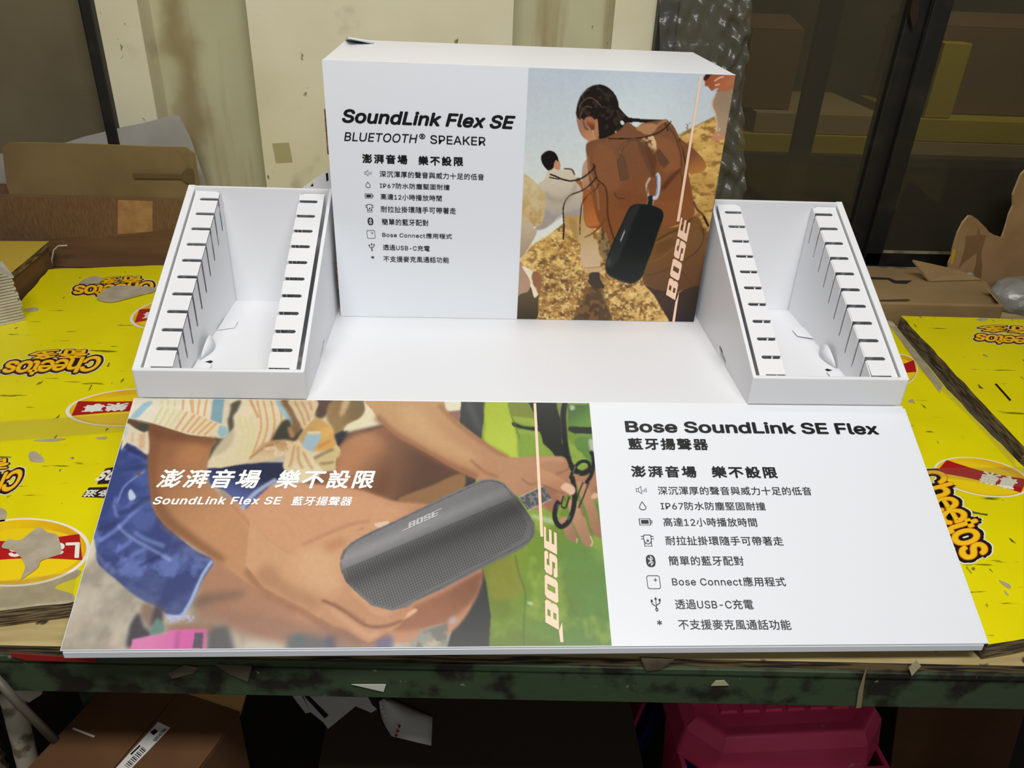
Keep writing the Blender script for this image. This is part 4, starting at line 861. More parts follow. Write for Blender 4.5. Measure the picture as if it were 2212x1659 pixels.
# person at upper right
A.poly(ZB2([(1300, 120), (1340, 60), (1480, 40), (1800, 40), (1800, 240), (1700, 230), (1560, 250), (1500, 230), (1430, 265), (1400, 272), (1375, 240), (1350, 215), (1320, 210), (1320, 160)]), (156, 82, 52), 0.5, (178, 110, 74), ZB2([(1350, 100), (1650, 230)]))
A.poly(ZB2([(1300, 120), (1340, 60), (1400, 50), (1360, 120), (1320, 140)]), (60, 36, 28), 0.6)
for p in ([(1440, 150), (1500, 110), (1560, 90)], [(1450, 205), (1510, 185)], [(1520, 265), (1560, 258)]): A.line(ZB2(p), 2.4, (236, 206, 184), 0.5)
A.poly(ZB2([(1480, 260), (1520, 200), (1620, 210), (1700, 190), (1720, 300), (1480, 290)]), (170, 104, 70), 0.8)
A.poly(ZB2([(1480, 290), (1580, 285), (1720, 290), (1720, 870), (1560, 860), (1470, 810), (1475, 700), (1450, 560), (1415, 460), (1420, 380)]), (150, 128, 104), 0.6, (170, 144, 118), ZB2([(1600, 350), (1500, 750)]))
A.line(ZB2([(1450, 330), (1415, 400), (1412, 480), (1450, 570), (1470, 700), (1465, 810)]), 4, (214, 186, 154), 1.0, 0.8)
A.line(ZB2([(1470, 780), (1500, 780), (1510, 750)]), 2, (226, 206, 178), 0.6)
A.poly(ZB2([(1405, 920), (1410, 850), (1460, 800), (1480, 840), (1590, 855), (1570, 890), (1480, 910), (1430, 925)]), (196, 138, 100), 0.6)
# main hiker: arm, elbow, face, hair
A.poly(ZA([(940, 1240), (980, 1160), (1060, 1080), (1150, 1000), (1180, 1300), (1170, 1560), (1180, 1780), (1200, 1990), (1130, 2030), (1010, 2020), (955, 1900), (950, 1640), (930, 1400)]), (186, 152, 122), 0.6, (150, 84, 44), ZA([(980, 1200), (1080, 1950)]))
A.poly(ZC([(950, -40), (1080, -60), (1170, 60), (1160, 200), (1190, 270), (1270, 290), (1270, 340), (1150, 390), (1030, 415), (970, 340), (945, 180)]), (160, 92, 46), 0.7, (186, 110, 56), ZC([(1000, 0), (1150, 350)]))
A.poly(ZC([(1150, 180), (1210, 180), (1240, 260), (1250, 300), (1170, 270)]), (216, 164, 130), 0.8)
A.poly(ZA([(860, 520), (950, 420), (1130, 600), (1150, 960), (1110, 975), (1000, 910), (930, 850), (900, 790), (880, 730), (860, 620)]), (156, 112, 92), 0.5, (194, 136, 96), ZA([(900, 600), (1080, 920)]))
A.poly(ZA([(985, 640), (1020, 605), (1070, 620), (1095, 700), (1085, 780), (1060, 790), (1030, 740), (995, 700)]), (172, 108, 74), 0.5, (120, 66, 42), ZA([(1060, 640), (1030, 740)]))
A.poly(ZA([(1120, 660), (1150, 900), (1160, 960), (1090, 870), (1095, 790)]), (176, 124, 80), 0.8)
A.poly(ZA([(860, 580), (865, 480), (900, 370), (960, 280), (1060, 210), (1180, 195), (1280, 240), (1360, 330), (1395, 420), (1410, 490), (1500, 590), (1560, 620), (1800, 640), (1990, 650), (2010, 690), (1800, 690), (1600, 670), (1560, 700), (1500, 740), (1420, 820), (1280, 880), (1160, 925), (1145, 800), (1130, 640), (1090, 640), (1050, 600), (990, 610), (950, 650), (930, 620), (900, 640)]), (32, 25, 22), 0.5)
A.texture(ZA([(870, 560), (960, 290), (1180, 200), (1390, 420), (1500, 700), (1280, 860), (1140, 640)]), (70, 56, 46), 8, 0.56, 0.68, seed=31, alpha=0.6, oct=2)
A.poly(ZA([(1420, 665), (1450, 655), (1472, 680), (1462, 710), (1430, 700)]), (206, 220, 224), 0.4); A.poly(ZA([(1505, 685), (1580, 685), (1510, 715)]), (206, 220, 224), 0.4)
A.line(ZA([(885, 500), (950, 400), (1030, 362), (1110, 400), (1190, 490)]), 1.5, (128, 100, 82), 0.6); A.line(ZA([(900, 620), (940, 520), (990, 472), (1060, 490)]), 1.5, (128, 100, 82), 0.6)
A.line(ZA([(925, 330), (980, 275), (1030, 258)]), 1.2, (170, 150, 130), 0.5, 0.7); A.poly(ZA([(940, 640), (980, 720), (1020, 770), (970, 770), (945, 700)]), (92, 66, 50), 1, alpha=0.7)
A.line(ZA([(905, 790), (920, 800)]), 1.2, (40, 28, 24)); A.line(ZA([(1062, 780), (1080, 790)]), 2, (250, 246, 240)); A.line(ZA([(1070, 800), (1110, 920), (1140, 960)]), 0.8, (224, 190, 130)); A.line(ZA([(1070, 945), (1130, 905)]), 1, (236, 208, 160))
A.poly(ZA([(1350, 800), (1365, 788), (1378, 805), (1362, 822)]), (220, 190, 120), 0.3)
# backpack and strap
A.poly(ZB2([(-200, 960), (-90, 900), (60, 870), (220, 780), (330, 680), (440, 740), (520, 690), (680, 660), (820, 640), (870, 680), (920, 730), (990, 870), (1060, 1100), (1100, 1300), (1140, 1500), (1180, 1750), (1130, 1900), (700, 2100), (350, 2300), (150, 2300), (60, 2100), (-60, 1900), (-150, 1500), (-190, 1150)]), (124, 82, 55), 0.7, (134, 80, 44), ZB2([(300, 900), (500, 1900)]))
A.poly(ZB2([(-60, 960), (60, 960), (160, 1050), (220, 1300), (240, 1500), (60, 1560), (-60, 1400), (-120, 1150)]), (140, 90, 58), 3, alpha=0.8)
A.poly(ZB2([(690, 860), (860, 900), (960, 1000), (1000, 1260), (880, 1300), (800, 1320), (720, 1100)]), (146, 92, 58), 2.5, alpha=0.8)
A.poly(ZB2([(440, 760), (520, 700), (640, 690), (700, 720), (640, 820), (560, 830), (500, 800)]), (180, 134, 92), 1, alpha=0.9); A.texture(ZB2([(440, 860), (560, 820), (660, 840), (700, 1000), (650, 1090), (600, 1020), (480, 930)]), (226, 194, 150), 7, 0.5, 0.58, seed=17, oct=2, alpha=0.9)
A.poly(ZB2([(630, 850), (665, 860), (700, 1010), (655, 1090), (615, 990), (650, 960)]), (224, 188, 138), 0.7)
A.line(ZB2([(660, 800), (700, 730), (760, 680), (830, 655)]), 4, (176, 130, 88), 1)
A.poly(ZB2([(80, 880), (200, 850), (330, 870), (430, 900), (430, 960), (330, 900), (200, 1000), (120, 980), (-20, 960)]), (128, 84, 56), 0.8)
A.poly(ZB2([(520, 880), (620, 1000), (690, 1040), (700, 1250), (640, 1330), (560, 1180), (480, 980)]), (98, 58, 36), 3, alpha=0.85)
A.line(ZB2([(80, 885), (330, 885), (520, 870), (700, 820), (820, 740), (890, 660)]), 2.4, (34, 24, 20), 0.5)
A.line(ZB2([(810, 680), (830, 740), (850, 790)]), 3, (60, 40, 30), 0.6)
A.line(ZB2([(240, 1100), (255, 1010), (330, 920), (440, 900), (530, 1010), (580, 1180), (640, 1340), (660, 1380)]), 7, (104, 72, 50), 0.5)
A.line(ZB2([(236, 1080), (250, 1010), (325, 915)]), 1.4, (150, 110, 80), 0.6)
A.poly(ZB2([(195, 1160), (235, 1090), (300, 1110), (355, 1390), (240, 1430)]), (106, 74, 52), 0.5, sm=False); A.line(ZB2([(195, 1160), (240, 1430), (355, 1392)]), 1, (72, 48, 34), sm=False)
A.poly(ZB2([(700, 1030), (740, 1020), (870, 1190), (790, 1270), (720, 1180)]), (100, 68, 48), 0.6, sm=False)
A.line(ZB2([(990, 880), (1040, 1000), (1060, 1120), (1100, 1300)]), 5, (66, 40, 26), 1.2); A.line(ZB2([(840, 720), (940, 860), (1010, 1080), (1020, 1250)]), 1.6, (70, 44, 30), 0.8)
A.line(ZB2([(-110, 1200), (-60, 1400), (40, 1500), (70, 1659), (80, 1900), (180, 2250)]), 3, (74, 44, 26), 0.8); A.line(ZB2([(-180, 1100), (-140, 1350), (-60, 1560), (-40, 1800)]), 3, (178, 122, 80), 1.2, 0.8)
A.poly(ZB2([(160, 1570), (400, 1560), (600, 1660), (620, 1780), (250, 1790), (190, 1650)]), (124, 74, 44), 2.5, alpha=0.8); A.line(ZB2([(160, 1570), (195, 1640), (300, 1650)]), 1.6, (80, 48, 30), 0.8)
A.poly(ZB2([(760, 1500), (860, 1380), (1000, 1265), (1010, 1290), (900, 1420), (800, 1540)]), (86, 50, 30), 2, alpha=0.8); A.line(ZB2([(1000, 1265), (1030, 1480), (1000, 1700)]), 1.4, (92, 54, 34), 1)
A.poly(ZD([(640, 60), (780, 80), (940, 60), (1000, 0), (1150, 30), (1160, 260), (980, 340), (800, 400), (760, 350), (790, 250), (700, 160)]), (140, 86, 48), 2, alpha=0.9)
# far arm and elbow
A.poly(ZB2([(1000, 900), (1130, 980), (1250, 1090), (1320, 1180), (1335, 1240), (1300, 1300), (1200, 1330), (1125, 1335), (1080, 1200), (1050, 1050)]), (124, 78, 50), 0.6, (176, 116, 62), ZB2([(1120, 1050), (1220, 1320)]))
A.line(ZD([(1170, 90), (1220, 190), (1300, 270), (1360, 400)]), 5, (104, 72, 50), 0.8); A.line(ZD([(1300, 280), (1340, 360), (1365, 410)]), 3.5, (34, 26, 22), 0.6)
# trousers
A.poly(ZD([(690, 530), (800, 440), (1000, 400), (1160, 280), (1260, 320), (1300, 440), (1350, 560), (1400, 500), (1500, 500), (1480, 1200), (1250, 1220), (1080, 1200), (950, 1260), (800, 1260), (640, 1200), (540, 1120), (520, 1060), (600, 800)]), (122, 84, 44), 0.8, (96, 62, 32), ZD([(900, 500), (1150, 1200)]))
A.poly(ZD([(700, 640), (850, 560), (950, 600), (860, 720), (700, 780)]), (104, 68, 34), 4, alpha=0.7)
A.line(ZD([(700, 590), (850, 500), (1000, 430), (1160, 300)]), 4, (84, 54, 28), 1.2, 0.8); A.line(ZD([(690, 620), (900, 520)]), 2, (156, 108, 60), 1, 0.7)
A.line(ZD([(1300, 430), (1290, 600), (1200, 740), (1080, 825)]), 1.4, (56, 38, 24), 0.5); A.line(ZD([(540, 1025), (660, 1020), (780, 980), (850, 940)]), 1.2, (70, 46, 26), 0.5); A.line(ZD([(600, 870), (740, 820), (850, 740), (980, 640)]), 1.0, (160, 116, 66), 0.6, 0.7); A.line(ZD([(1000, 980), (1080, 1040), (1150, 1160)]), 1.2, (74, 48, 28), 0.7)
A.poly(ZD([(1250, 400), (1320, 520), (1350, 600), (1300, 850), (1240, 1180), (1450, 1200), (1450, 480), (1360, 480)]), (70, 46, 30), 3, alpha=0.7)
A.poly(ZD([(640, 1200), (540, 1120), (560, 1170), (660, 1280), (760, 1450), (860, 1620), (860, 1700), (1300, 1700), (1300, 1210), (1080, 1200), (950, 1260)]), (66, 44, 32), 1.0, (38, 28, 24), ZD([(800, 1250), (1150, 1600)]))
# braids
for p, w in (([(1100, 1230), (1060, 1290), (940, 1385), (800, 1425), (680, 1405), (600, 1370), (520, 1340)], 3.2), ([(640, 1405), (560, 1390), (510, 1380)], 2.4), ([(1120, 1370), (1050, 1460), (940, 1545), (800, 1600), (740, 1650), (705, 1720), (690, 1800), (700, 2020), (690, 2180)], 2.4), ([(1150, 1460), (1100, 1540), (990, 1630), (940, 1700), (920, 1780), (905, 2000), (905, 2110)], 1.6)):
    A.line(ZA(p), w, (36, 24, 20), 0.4)
A.line(ZA([(800, 1600), (745, 1640), (715, 1700)]), 0.9, (196, 176, 156), 0.4, 0.8); A.line(ZA([(1080, 1560), (1000, 1630)]), 0.9, (220, 196, 164), 0.4, 0.8)
A.line(ZC([(1240, 300), (1150, 420), (1060, 500), (960, 550)]), 6, (120, 72, 38), 0.7, w2=1.5)
# speaker on its carabiner
A.line(ZB2([(700, 1330), (728, 1390), (720, 1560), (690, 1640), (650, 1640)]), 8, (196, 204, 222), 0.5); A.line(ZB2([(705, 1350), (708, 1560), (680, 1620)]), 2.2, (120, 130, 160), 0.5)
A.line(ZB2([(620, 1385), (570, 1480), (590, 1580), (600, 1640)]), 4.5, (188, 176, 160), 0.5); A.line(ZB2([(640, 1345), (690, 1320)]), 7, (96, 64, 44), 0.6); A.line(ZB2([(575, 1500), (590, 1590)]), 1.6, (70, 60, 54), 0.4)
A.poly(ZD([(590, 20), (650, 10), (645, 150), (575, 140)]), (30, 40, 36), 0.5, sm=False); A.line(ZD([(668, 50), (648, 145)]), 1.2, (200, 196, 190), 0.4); A.line(ZD([(590, 60), (575, 130)]), 1.0, (200, 196, 190), 0.4)
SPK = [(340, 190), (390, 140), (460, 122), (600, 130), (700, 160), (760, 195), (788, 250), (775, 330), (720, 480), (640, 720), (570, 900), (530, 1020), (480, 1090), (420, 1130), (350, 1140), (250, 1110), (110, 1050), (60, 990), (42, 920), (60, 830), (130, 640), (240, 400)]
A.poly(ZD(SPK), (26, 30, 28), 0.5); A.poly(ZD([(330, 230), (400, 150), (490, 140), (400, 340), (290, 640), (200, 850), (120, 930), (60, 900), (140, 660), (250, 410)]), (44, 48, 46), 2.0, alpha=0.9)
A.line(ZD([(480, 1080), (420, 1120), (350, 1128), (250, 1100), (110, 1042), (62, 985), (52, 920)]), 2.0, (52, 56, 54), 0.8)
A.poly(ZD([(60, 850), (110, 800), (100, 900), (60, 920)]), (84, 88, 88), 3, alpha=0.6)
n_ = A.noise(6, 3, 78)[..., None]-0.5; A.a = A.a*(1+0.05*n_)
A.build('printed_picture', Vector((-W2, YB, HB)), Vector((1, 0, 0)), Vector((0, 0, -1)), Vector((0, -1, 0)), hb, INKM)
# ---- front panel picture: seated person holding a speaker and a green bag
fu1 = sum(u for u, v in map_front([(1271, 874), (1297, 1130), (1323, 1389)]))/3
B = Art(map_front, 0.001, fu1, 0.001, PL-0.001, 960, 470)
Z2 = lambda p: zoomed(100, 840, 2.812, p); Z7 = lambda p: zoomed(120, 1080, 4.88, p); G3 = lambda p: zoomed(700, 840, 2.812, p)
F1 = lambda p: zoomed(260, 850, 6.637, p); F2 = lambda p: zoomed(540, 850, 6.637, p); F3 = lambda p: zoomed(820, 850, 6.637, p); F4 = lambda p: zoomed(1030, 860, 4.88, p); F5 = lambda p: zoomed(620, 1080, 5.026, p); F6 = lambda p: zoomed(900, 1080, 5.027, p)
B.a[:] = np.array((188, 176, 156.))
ALL = [(60, 840), (1400, 840), (1400, 1450), (60, 1450)]
B.texture(ALL, (160, 150, 134), 60, 0.42, 0.62, seed=2, sm=False, alpha=0.8); B.texture(ALL, (206, 196, 176), 90, 0.48, 0.66, seed=6, sm=False, alpha=0.8)
B.poly([(270, 855), (300, 900), (285, 1000), (220, 1130), (215, 1190), (180, 1230), (190, 1150)], (226, 212, 184), 6, sm=False)
# background behind the arms: cream wall, brown strip, dark bag side, bag
B.poly([(690, 855), (1060, 855), (1060, 1000), (690, 980)], (226, 218, 186), 0.6, sm=False)
B.poly(F3([(900, 270), (1180, 238), (1180, 480), (1000, 420)]), (150, 104, 88), 1.5, sm=False)
B.poly([(660, 955), (770, 930), (900, 900), (1010, 990), (1010, 1110), (640, 1110)], (92, 64, 52), 3, sm=False)
B.poly([(985, 1000), (1060, 1000), (1060, 1420), (985, 1420)], (60, 60, 56), 1, sm=False)
B.poly(F3([(1170, 90), (1530, 90), (1525, 400), (1490, 760), (1100, 560), (1150, 420)]), (58, 60, 58), 0.8, sm=False); B.poly(F3([(1240, 150), (1330, 150), (1480, 560), (1380, 500)]), (84, 86, 84), 5, alpha=0.8)
BG = 0.86
bag = F6([(720, 760), (600, 400), (640, -200), (760, -1100), (2300, -1100), (2300, 1800), (760, 1800), (770, 1480), (800, 1250), (760, 900)])
B.poly(bag, (128, 154, 34), 0.8, (100, 138, 62), [(1060, 1150), (1310, 1250)], sm=False)
B.texture(bag, (106, 126, 38), 70, 0.45, 0.62, seed=7, sm=False, alpha=0.7); B.texture(bag, (150, 176, 64), 60, 0.5, 0.66, seed=19, sm=False, alpha=0.75)
B.poly(F3([(1525, 90), (1840, 90), (1900, 330), (1960, 600), (1991, 950), (1800, 900), (1600, 780), (1495, 680), (1510, 500)]), (170, 190, 36), 2, (184, 204, 62), F3([(1600, 150), (1750, 800)]))
B.poly(F4([(330, 45), (560, 45), (600, 200), (640, 300), (380, 260), (370, 200)]), (124, 138, 46), 1.2, sm=False); B.poly(F4([(365, 190), (600, 215), (650, 300), (520, 290), (385, 240)]), (150, 172, 52), 1, sm=False)
B.poly(F4([(380, 255), (500, 300), (650, 310), (655, 350), (520, 330), (390, 300)]), (36, 40, 30), 0.8); B.poly(F4([(420, 330), (680, 360), (680, 410), (430, 380)]), (140, 170, 60), 0.8, sm=False)
B.line(F4([(330, 60), (360, 180), (420, 330), (450, 450), (455, 620)]), 3, (96, 116, 36), 1.2, 0.7)
B.poly(F4([(460, 400), (680, 410), (800, 580), (810, 640), (460, 640)]), (132, 166, 58), 2, alpha=0.8)
B.poly(F4([(545, 45), (860, 45), (880, 180), (900, 480), (960, 560), (1000, 660), (840, 640), (790, 560), (700, 480), (680, 400), (650, 330), (620, 200)]), (34, 36, 30), 1, sm=False)
B.poly(F4([(840, 50), (900, 50), (905, 220), (870, 190)]), (120, 142, 58), 1.2); B.poly(F4([(960, 70), (1180, 70), (1200, 300), (960, 320)]), (72, 108, 46), 1, (104, 148, 60), F4([(1000, 100), (1150, 300)]), sm=False)
B.poly(F4([(970, 300), (1220, 310), (1225, 400), (1230, 390), (1040, 380), (960, 340)]), (40, 44, 36), 1, sm=False); B.poly(F4([(1040, 370), (1230, 380), (1240, 420), (1050, 420)]), (112, 148, 64), 0.8, sm=False)
B.poly(F4([(1040, 430), (1250, 430), (1280, 660), (1190, 690), (1120, 590), (1050, 530)]), (96, 136, 56), 1); B.poly(F4([(1180, 440), (1240, 450), (1250, 560), (1200, 560)]), (196, 206, 190), 2, alpha=0.8)
B.poly(F4([(980, 80), (1030, 85), (1030, 120), (990, 130)]), (190, 206, 180), 1.5, alpha=0.8)
B.line(F4([(930, 50), (910, 200), (935, 500), (960, 640), (1010, 740), (1080, 790)]), 12, (28, 30, 28), 0.6); B.line(F4([(958, 60), (940, 200), (960, 480), (1000, 640)]), 1.2, (70, 74, 68), 0.5)
B.poly(F6([(780, 760), (1060, 620), (1150, 950), (1080, 1050), (860, 1090), (800, 1000)]), (142, 140, 42), 4, alpha=0.8); B.line(F6([(1070, 600), (1110, 800), (1180, 1010), (1165, 1300), (1160, 1590)]), 3.5, (84, 116, 44), 1.4, 0.8)
B.line(F6([(1010, 660), (1050, 900), (1100, 1040), (1090, 1590)]), 1.6, (120, 140, 40), 1.2, 0.7); B.poly(F6([(1265, 160), (1480, 210), (1490, 260), (1280, 205)]), (174, 198, 150), 2, alpha=0.85)
B.poly(F6([(1200, 1110), (1250, 1110), (1260, 1135), (1210, 1135)]), (206, 224, 190), 1.5, alpha=0.8)
B.poly(F6([(1560, 500), (2050, 600), (2060, 1200), (1600, 1000)]), (104, 146, 70), 12, alpha=0.7)
B.poly([(1012, 1235), (1042, 1230), (1060, 1330), (1055, 1420), (960, 1420), (985, 1330)], (52, 54, 52), 1.2, sm=False)
# far thigh and near leg
B.poly([(700, 985), (770, 945), (850, 920), (950, 960), (995, 1005), (990, 1022), (900, 1055), (840, 1078), (760, 1060), (690, 1040)], (150, 100, 68), 2.5, (96, 66, 50), [(790, 1000), (930, 1020)])
B.poly(F2([(1250, 900), (1400, 640), (1700, 560), (1991, 800), (1991, 1450), (1600, 1400), (1250, 1280)]), (184, 126, 84), 7, (120, 78, 54), F2([(1500, 900), (1960, 1250)]))
B.poly([(860, 1078), (930, 1050), (1000, 1022), (1000, 1060), (960, 1090), (900, 1090)], (150, 108, 68), 2)
leg = [(480, 1090), (560, 1055), (640, 1045), (700, 1048), (780, 1060), (850, 1082), (960, 1100), (1020, 1180), (1040, 1220), (1037, 1270), (1000, 1340), (950, 1378), (860, 1388), (600, 1378), (480, 1330), (440, 1270), (450, 1200)]
B.poly(leg, (208, 150, 108), 2.0, (196, 136, 98), [(650, 1080), (800, 1250)])
B.poly([(520, 1130), (600, 1060), (700, 1052), (820, 1080), (880, 1110), (720, 1180), (600, 1200)], (214, 156, 114), 8, alpha=0.9)
B.poly(F6([(0, 1140), (300, 1000), (700, 780), (700, 900), (640, 1060), (500, 1200), (350, 1320), (150, 1390), (-250, 1420), (-250, 1300)]), (134, 84, 56), 4, (160, 100, 66), F6([(600, 850), (200, 1300)]))
B.poly([(440, 1270), (520, 1290), (640, 1340), (760, 1372), (700, 1395), (560, 1382), (470, 1350), (420, 1330)], (160, 116, 92), 6, alpha=0.9)
B.poly([(430, 1225), (470, 1215), (560, 1270), (640, 1330), (560, 1330), (440, 1290)], (176, 126, 96), 5, alpha=0.9); B.poly(Z7([(1480, 1020), (1952, 960), (1952, 1020), (1600, 1100), (1460, 1140)]), (122, 96, 80), 6, alpha=0.8)
# lower strip: blurred ground things
B.poly(F5([(0, 1480), (220, 1470), (560, 1500), (560, 1700), (0, 1700)]), (96, 96, 96), 5, alpha=0.9, sm=False); B.poly(F5([(60, 1480), (190, 1480), (190, 1540), (80, 1540)]), (76, 106, 116), 5, alpha=0.9); B.poly(F5([(440, 1490), (560, 1490), (540, 1620), (440, 1620)]), (88, 78, 100), 4, alpha=0.9); B.poly(F5([(560, 1450), (950, 1450), (960, 1620), (560, 1620)]), (150, 112, 90), 5, alpha=0.9)
B.poly(F5([(980, 1490), (1140, 1480), (1120, 1620), (980, 1620)]), (100, 92, 130), 4, alpha=0.9); B.texture(F5([(1300, 1440), (1709, 1340), (1709, 1640), (1300, 1640)]), (150, 150, 138), 30, 0.45, 0.6, seed=23, sm=False); B.texture(F6([(0, 1440), (340, 1340), (340, 1640), (0, 1640)]), (120, 118, 108), 30, 0.45, 0.6, seed=29, sm=False)
B.poly(F6([(350, 1300), (420, 1260), (430, 1320), (370, 1350)]), (180, 176, 190), 3, alpha=0.8)
# shorts
sh = Z7([(560, -620), (700, -620), (1080, -560), (1130, -300), (1100, -100), (1010, 20), (1100, 170), (1250, 340), (1450, 520), (1660, 640), (1600, 760), (1530, 880), (1460, 1030), (1380, 1160), (1310, 1240), (1200, 1230), (1100, 1150), (960, 1080), (800, 980), (640, 840), (460, 680), (430, 520), (400, 330), (400, 200), (470, -50), (520, -300)])
B.poly(sh, (74, 94, 168), 1.5, (84, 96, 146), Z7([(700, -200), (1000, 1100)]))
B.texture(sh, (52, 62, 120), 60, 0.45, 0.6, seed=33, alpha=0.7, sx=1.5); B.texture(sh, (112, 132, 206), 50, 0.52, 0.66, seed=37, alpha=0.7)
for p, w, c_, al in (([(450, 440), (560, 370), (680, 280), (900, 60), (1010, 0)], 8, (126, 148, 222), .7), ([(440, 320), (600, 260), (640, 250)], 10, (50, 60, 104), .6), ([(660, 260), (720, 340), (850, 430), (1010, 520), (1220, 640)], 5, (160, 178, 236), .8), ([(830, 340), (960, 420), (1150, 490)], 9, (128, 160, 224), .6), ([(640, 540), (760, 460), (810, 420)], 8, (118, 136, 220), .7), ([(780, 600), (900, 540), (960, 510)], 8, (110, 132, 210), .7), ([(880, 700), (1040, 620), (1110, 590)], 7, (40, 52, 96), .6), ([(640, 150), (780, 110), (1000, -20)], 12, (46, 56, 100), .6), ([(430, 560), (500, 660), (640, 760)], 8, (120, 130, 170), .6), ([(615, 60), (640, 150), (660, 180)], 4, (150, 168, 226), .8), ([(640, -30), (615, 60)], 4, (130, 150, 214), .8)):
    B.line(Z7(p), w, c_, 2.2, al)
B.line(Z2([(430, 700), (470, 600), (540, 540), (600, 500)]), 3.5, (136, 154, 214), 1.2, .8); B.poly(Z2([(498, 640), (515, 610), (545, 660), (510, 680)]), (190, 206, 230), 1.2); B.line(Z2([(390, 510), (500, 490), (620, 470)]), 8, (52, 62, 106), 2.5, .7); B.poly(Z2([(540, 510), (575, 510), (565, 535)]), (110, 90, 90), 1)
B.line(Z2([(470, 340), (540, 380), (620, 420)]), 12, (44, 50, 92), 2, .8)
B.line(Z7([(1655, 640), (1570, 760), (1500, 900), (1440, 1040), (1390, 1130), (1320, 1220), (1180, 1240)]), 7, (168, 190, 236), 1.2, .9); B.texture(Z7([(1120, 1200), (1300, 1220), (1440, 1200), (1440, 1290), (1150, 1300)]), (190, 196, 226), 10, 0.48, 0.6, seed=41, alpha=0.8)
# background objects below the shorts: leg, dark shoe, pink box
B.poly(Z7([(930, 1090), (1030, 1110), (1030, 1260), (1010, 1360), (930, 1280), (900, 1180)]), (150, 122, 106), 3); B.poly(Z7([(1040, 1130), (1130, 1140), (1120, 1300), (1010, 1330)]), (88, 76, 84), 3); B.poly(Z7([(770, 1400), (800, 1290), (880, 1190), (930, 1320), (1010, 1400), (980, 1480), (760, 1560)]), (80, 78, 82), 3)
B.poly(Z7([(1010, 1340), (1070, 1250), (1130, 1290), (1150, 1380), (1080, 1420), (1000, 1420)]), (106, 142, 132), 2.5); B.poly(Z7([(1600, 1330), (1820, 1330), (1900, 1600), (1590, 1620)]), (98, 96, 96), 4, sm=False); B.poly(Z7([(1220, 1310), (1650, 1300), (1600, 1400), (1200, 1400)]), (160, 118, 96), 5)
B.poly(Z7([(810, 1470), (1000, 1430), (1180, 1410), (1210, 1370), (1590, 1360), (1580, 1600), (790, 1600)]), (226, 128, 180), 1.2, (218, 96, 168), Z7([(900, 1500), (1500, 1450)]), sm=False); B.poly(Z7([(1270, 1380), (1320, 1380), (1300, 1600), (1250, 1600)]), (196, 92, 158), 2, sm=False); B.poly(Z7([(1470, 1405), (1560, 1400), (1545, 1565), (1445, 1565)]), (92, 88, 98), 1, sm=False)
# right part of the shorts under the knot
B.poly(F1([(1240, 1080), (1991, 990), (2700, 1000), (2860, 1100), (2700, 1150), (2320, 1220), (2150, 1320), (1960, 1500), (1800, 1659), (1500, 1400), (1280, 1300)]), (40, 44, 74), 1.5, (84, 100, 160), F1([(1800, 1080), (1600, 1500)]), sm=False)
B.line(F1([(2240, 1235), (2060, 1340), (1880, 1480), (1740, 1659)]), 9, (172, 184, 214), 1.8, .9)
B.poly(F2([(1200, 580), (1400, 520), (1300, 720), (1220, 760)]), (40, 44, 54), 3)
# shirt
shirt = F1([(60, 80), (2900, 80), (3100, 200), (3060, 400), (3050, 480), (3000, 600), (3080, 700), (3160, 820), (3100, 900), (3070, 1100), (2560, 1160), (2340, 1060), (2380, 880), (2100, 950), (1800, 1000), (1440, 1070), (1250, 1060), (1330, 640), (400, 560), (400, 870), (230, 760), (100, 700), (10, 820), (60, 500)])
B.poly(shirt, (232, 220, 190), 1, (218, 200, 158), F1([(600, 100), (2300, 900)]), sm=False)
def stripes(x0s, y0, x1s, y1, w, col, al=0.8, soft=1.0, bend=0):
    for xa_, xb_ in zip(x0s, x1s):
        B.line(F1([(xa_, y0), ((xa_+xb_)/2+bend, (y0+y1)/2), (xb_, y1)]), w, col, soft, al)
# body behind the sleeve
stripes((450, 600, 690, 790), 90, (440, 590, 680, 780), 200, 4, (206, 206, 140)); stripes((905, 1010, 1140, 1240), 90, (890, 1040, 1100, 1200), 330, 5, (222, 160, 96)); stripes((1040,), 90, (1050,), 300, 3, (222, 160, 96))
B.poly(F1([(1340, 85), (1500, 85), (1500, 300), (1440, 440), (1300, 400), (1310, 250)]), (126, 164, 176), 1.5); B.poly(F1([(1500, 90), (1580, 120), (1540, 380), (1460, 440)]), (216, 200, 170), 1.5)
# shadow fold and torso right of it
B.poly(F1([(1590, 150), (1730, 100), (1680, 250), (1620, 330), (1620, 500), (1480, 680), (1330, 860), (1260, 960), (1250, 900), (1330, 650), (1480, 640), (1550, 520), (1540, 400), (1580, 240)]), (88, 84, 68), 2.2)
B.poly(F1([(1330, 860), (1480, 640), (1620, 520), (1640, 620), (1560, 780), (1400, 880)]), (196, 180, 146), 3)
stripes((1700, 1780, 1860), 330, (1700, 1790, 1850), 880, 5, (214, 208, 140), bend=60); stripes((1960, 2050, 2160, 2270), 100, (1900, 1990, 2080, 2180), 860, 4.5, (212, 150, 92), bend=90)
stripes((1860,), 90, (1980,), 350, 6, (206, 146, 92))
B.poly(F2([(370, 110), (430, 110), (600, 340), (600, 440), (560, 400), (480, 330), (420, 230)]), (150, 184, 192), 1.5)
B.poly(F2([(440, 110), (560, 110), (660, 330), (740, 480), (640, 640), (590, 560), (600, 400), (540, 280)]), (130, 96, 58), 2.5)
B.poly(F2([(300, 700), (360, 560), (470, 400), (560, 380), (600, 480), (620, 620), (740, 500), (760, 560), (640, 690), (500, 670), (380, 690)]), (62, 60, 46), 2.5)
B.poly(F2([(540, 500), (600, 490), (640, 620), (580, 630)]), (170, 120, 76), 2)
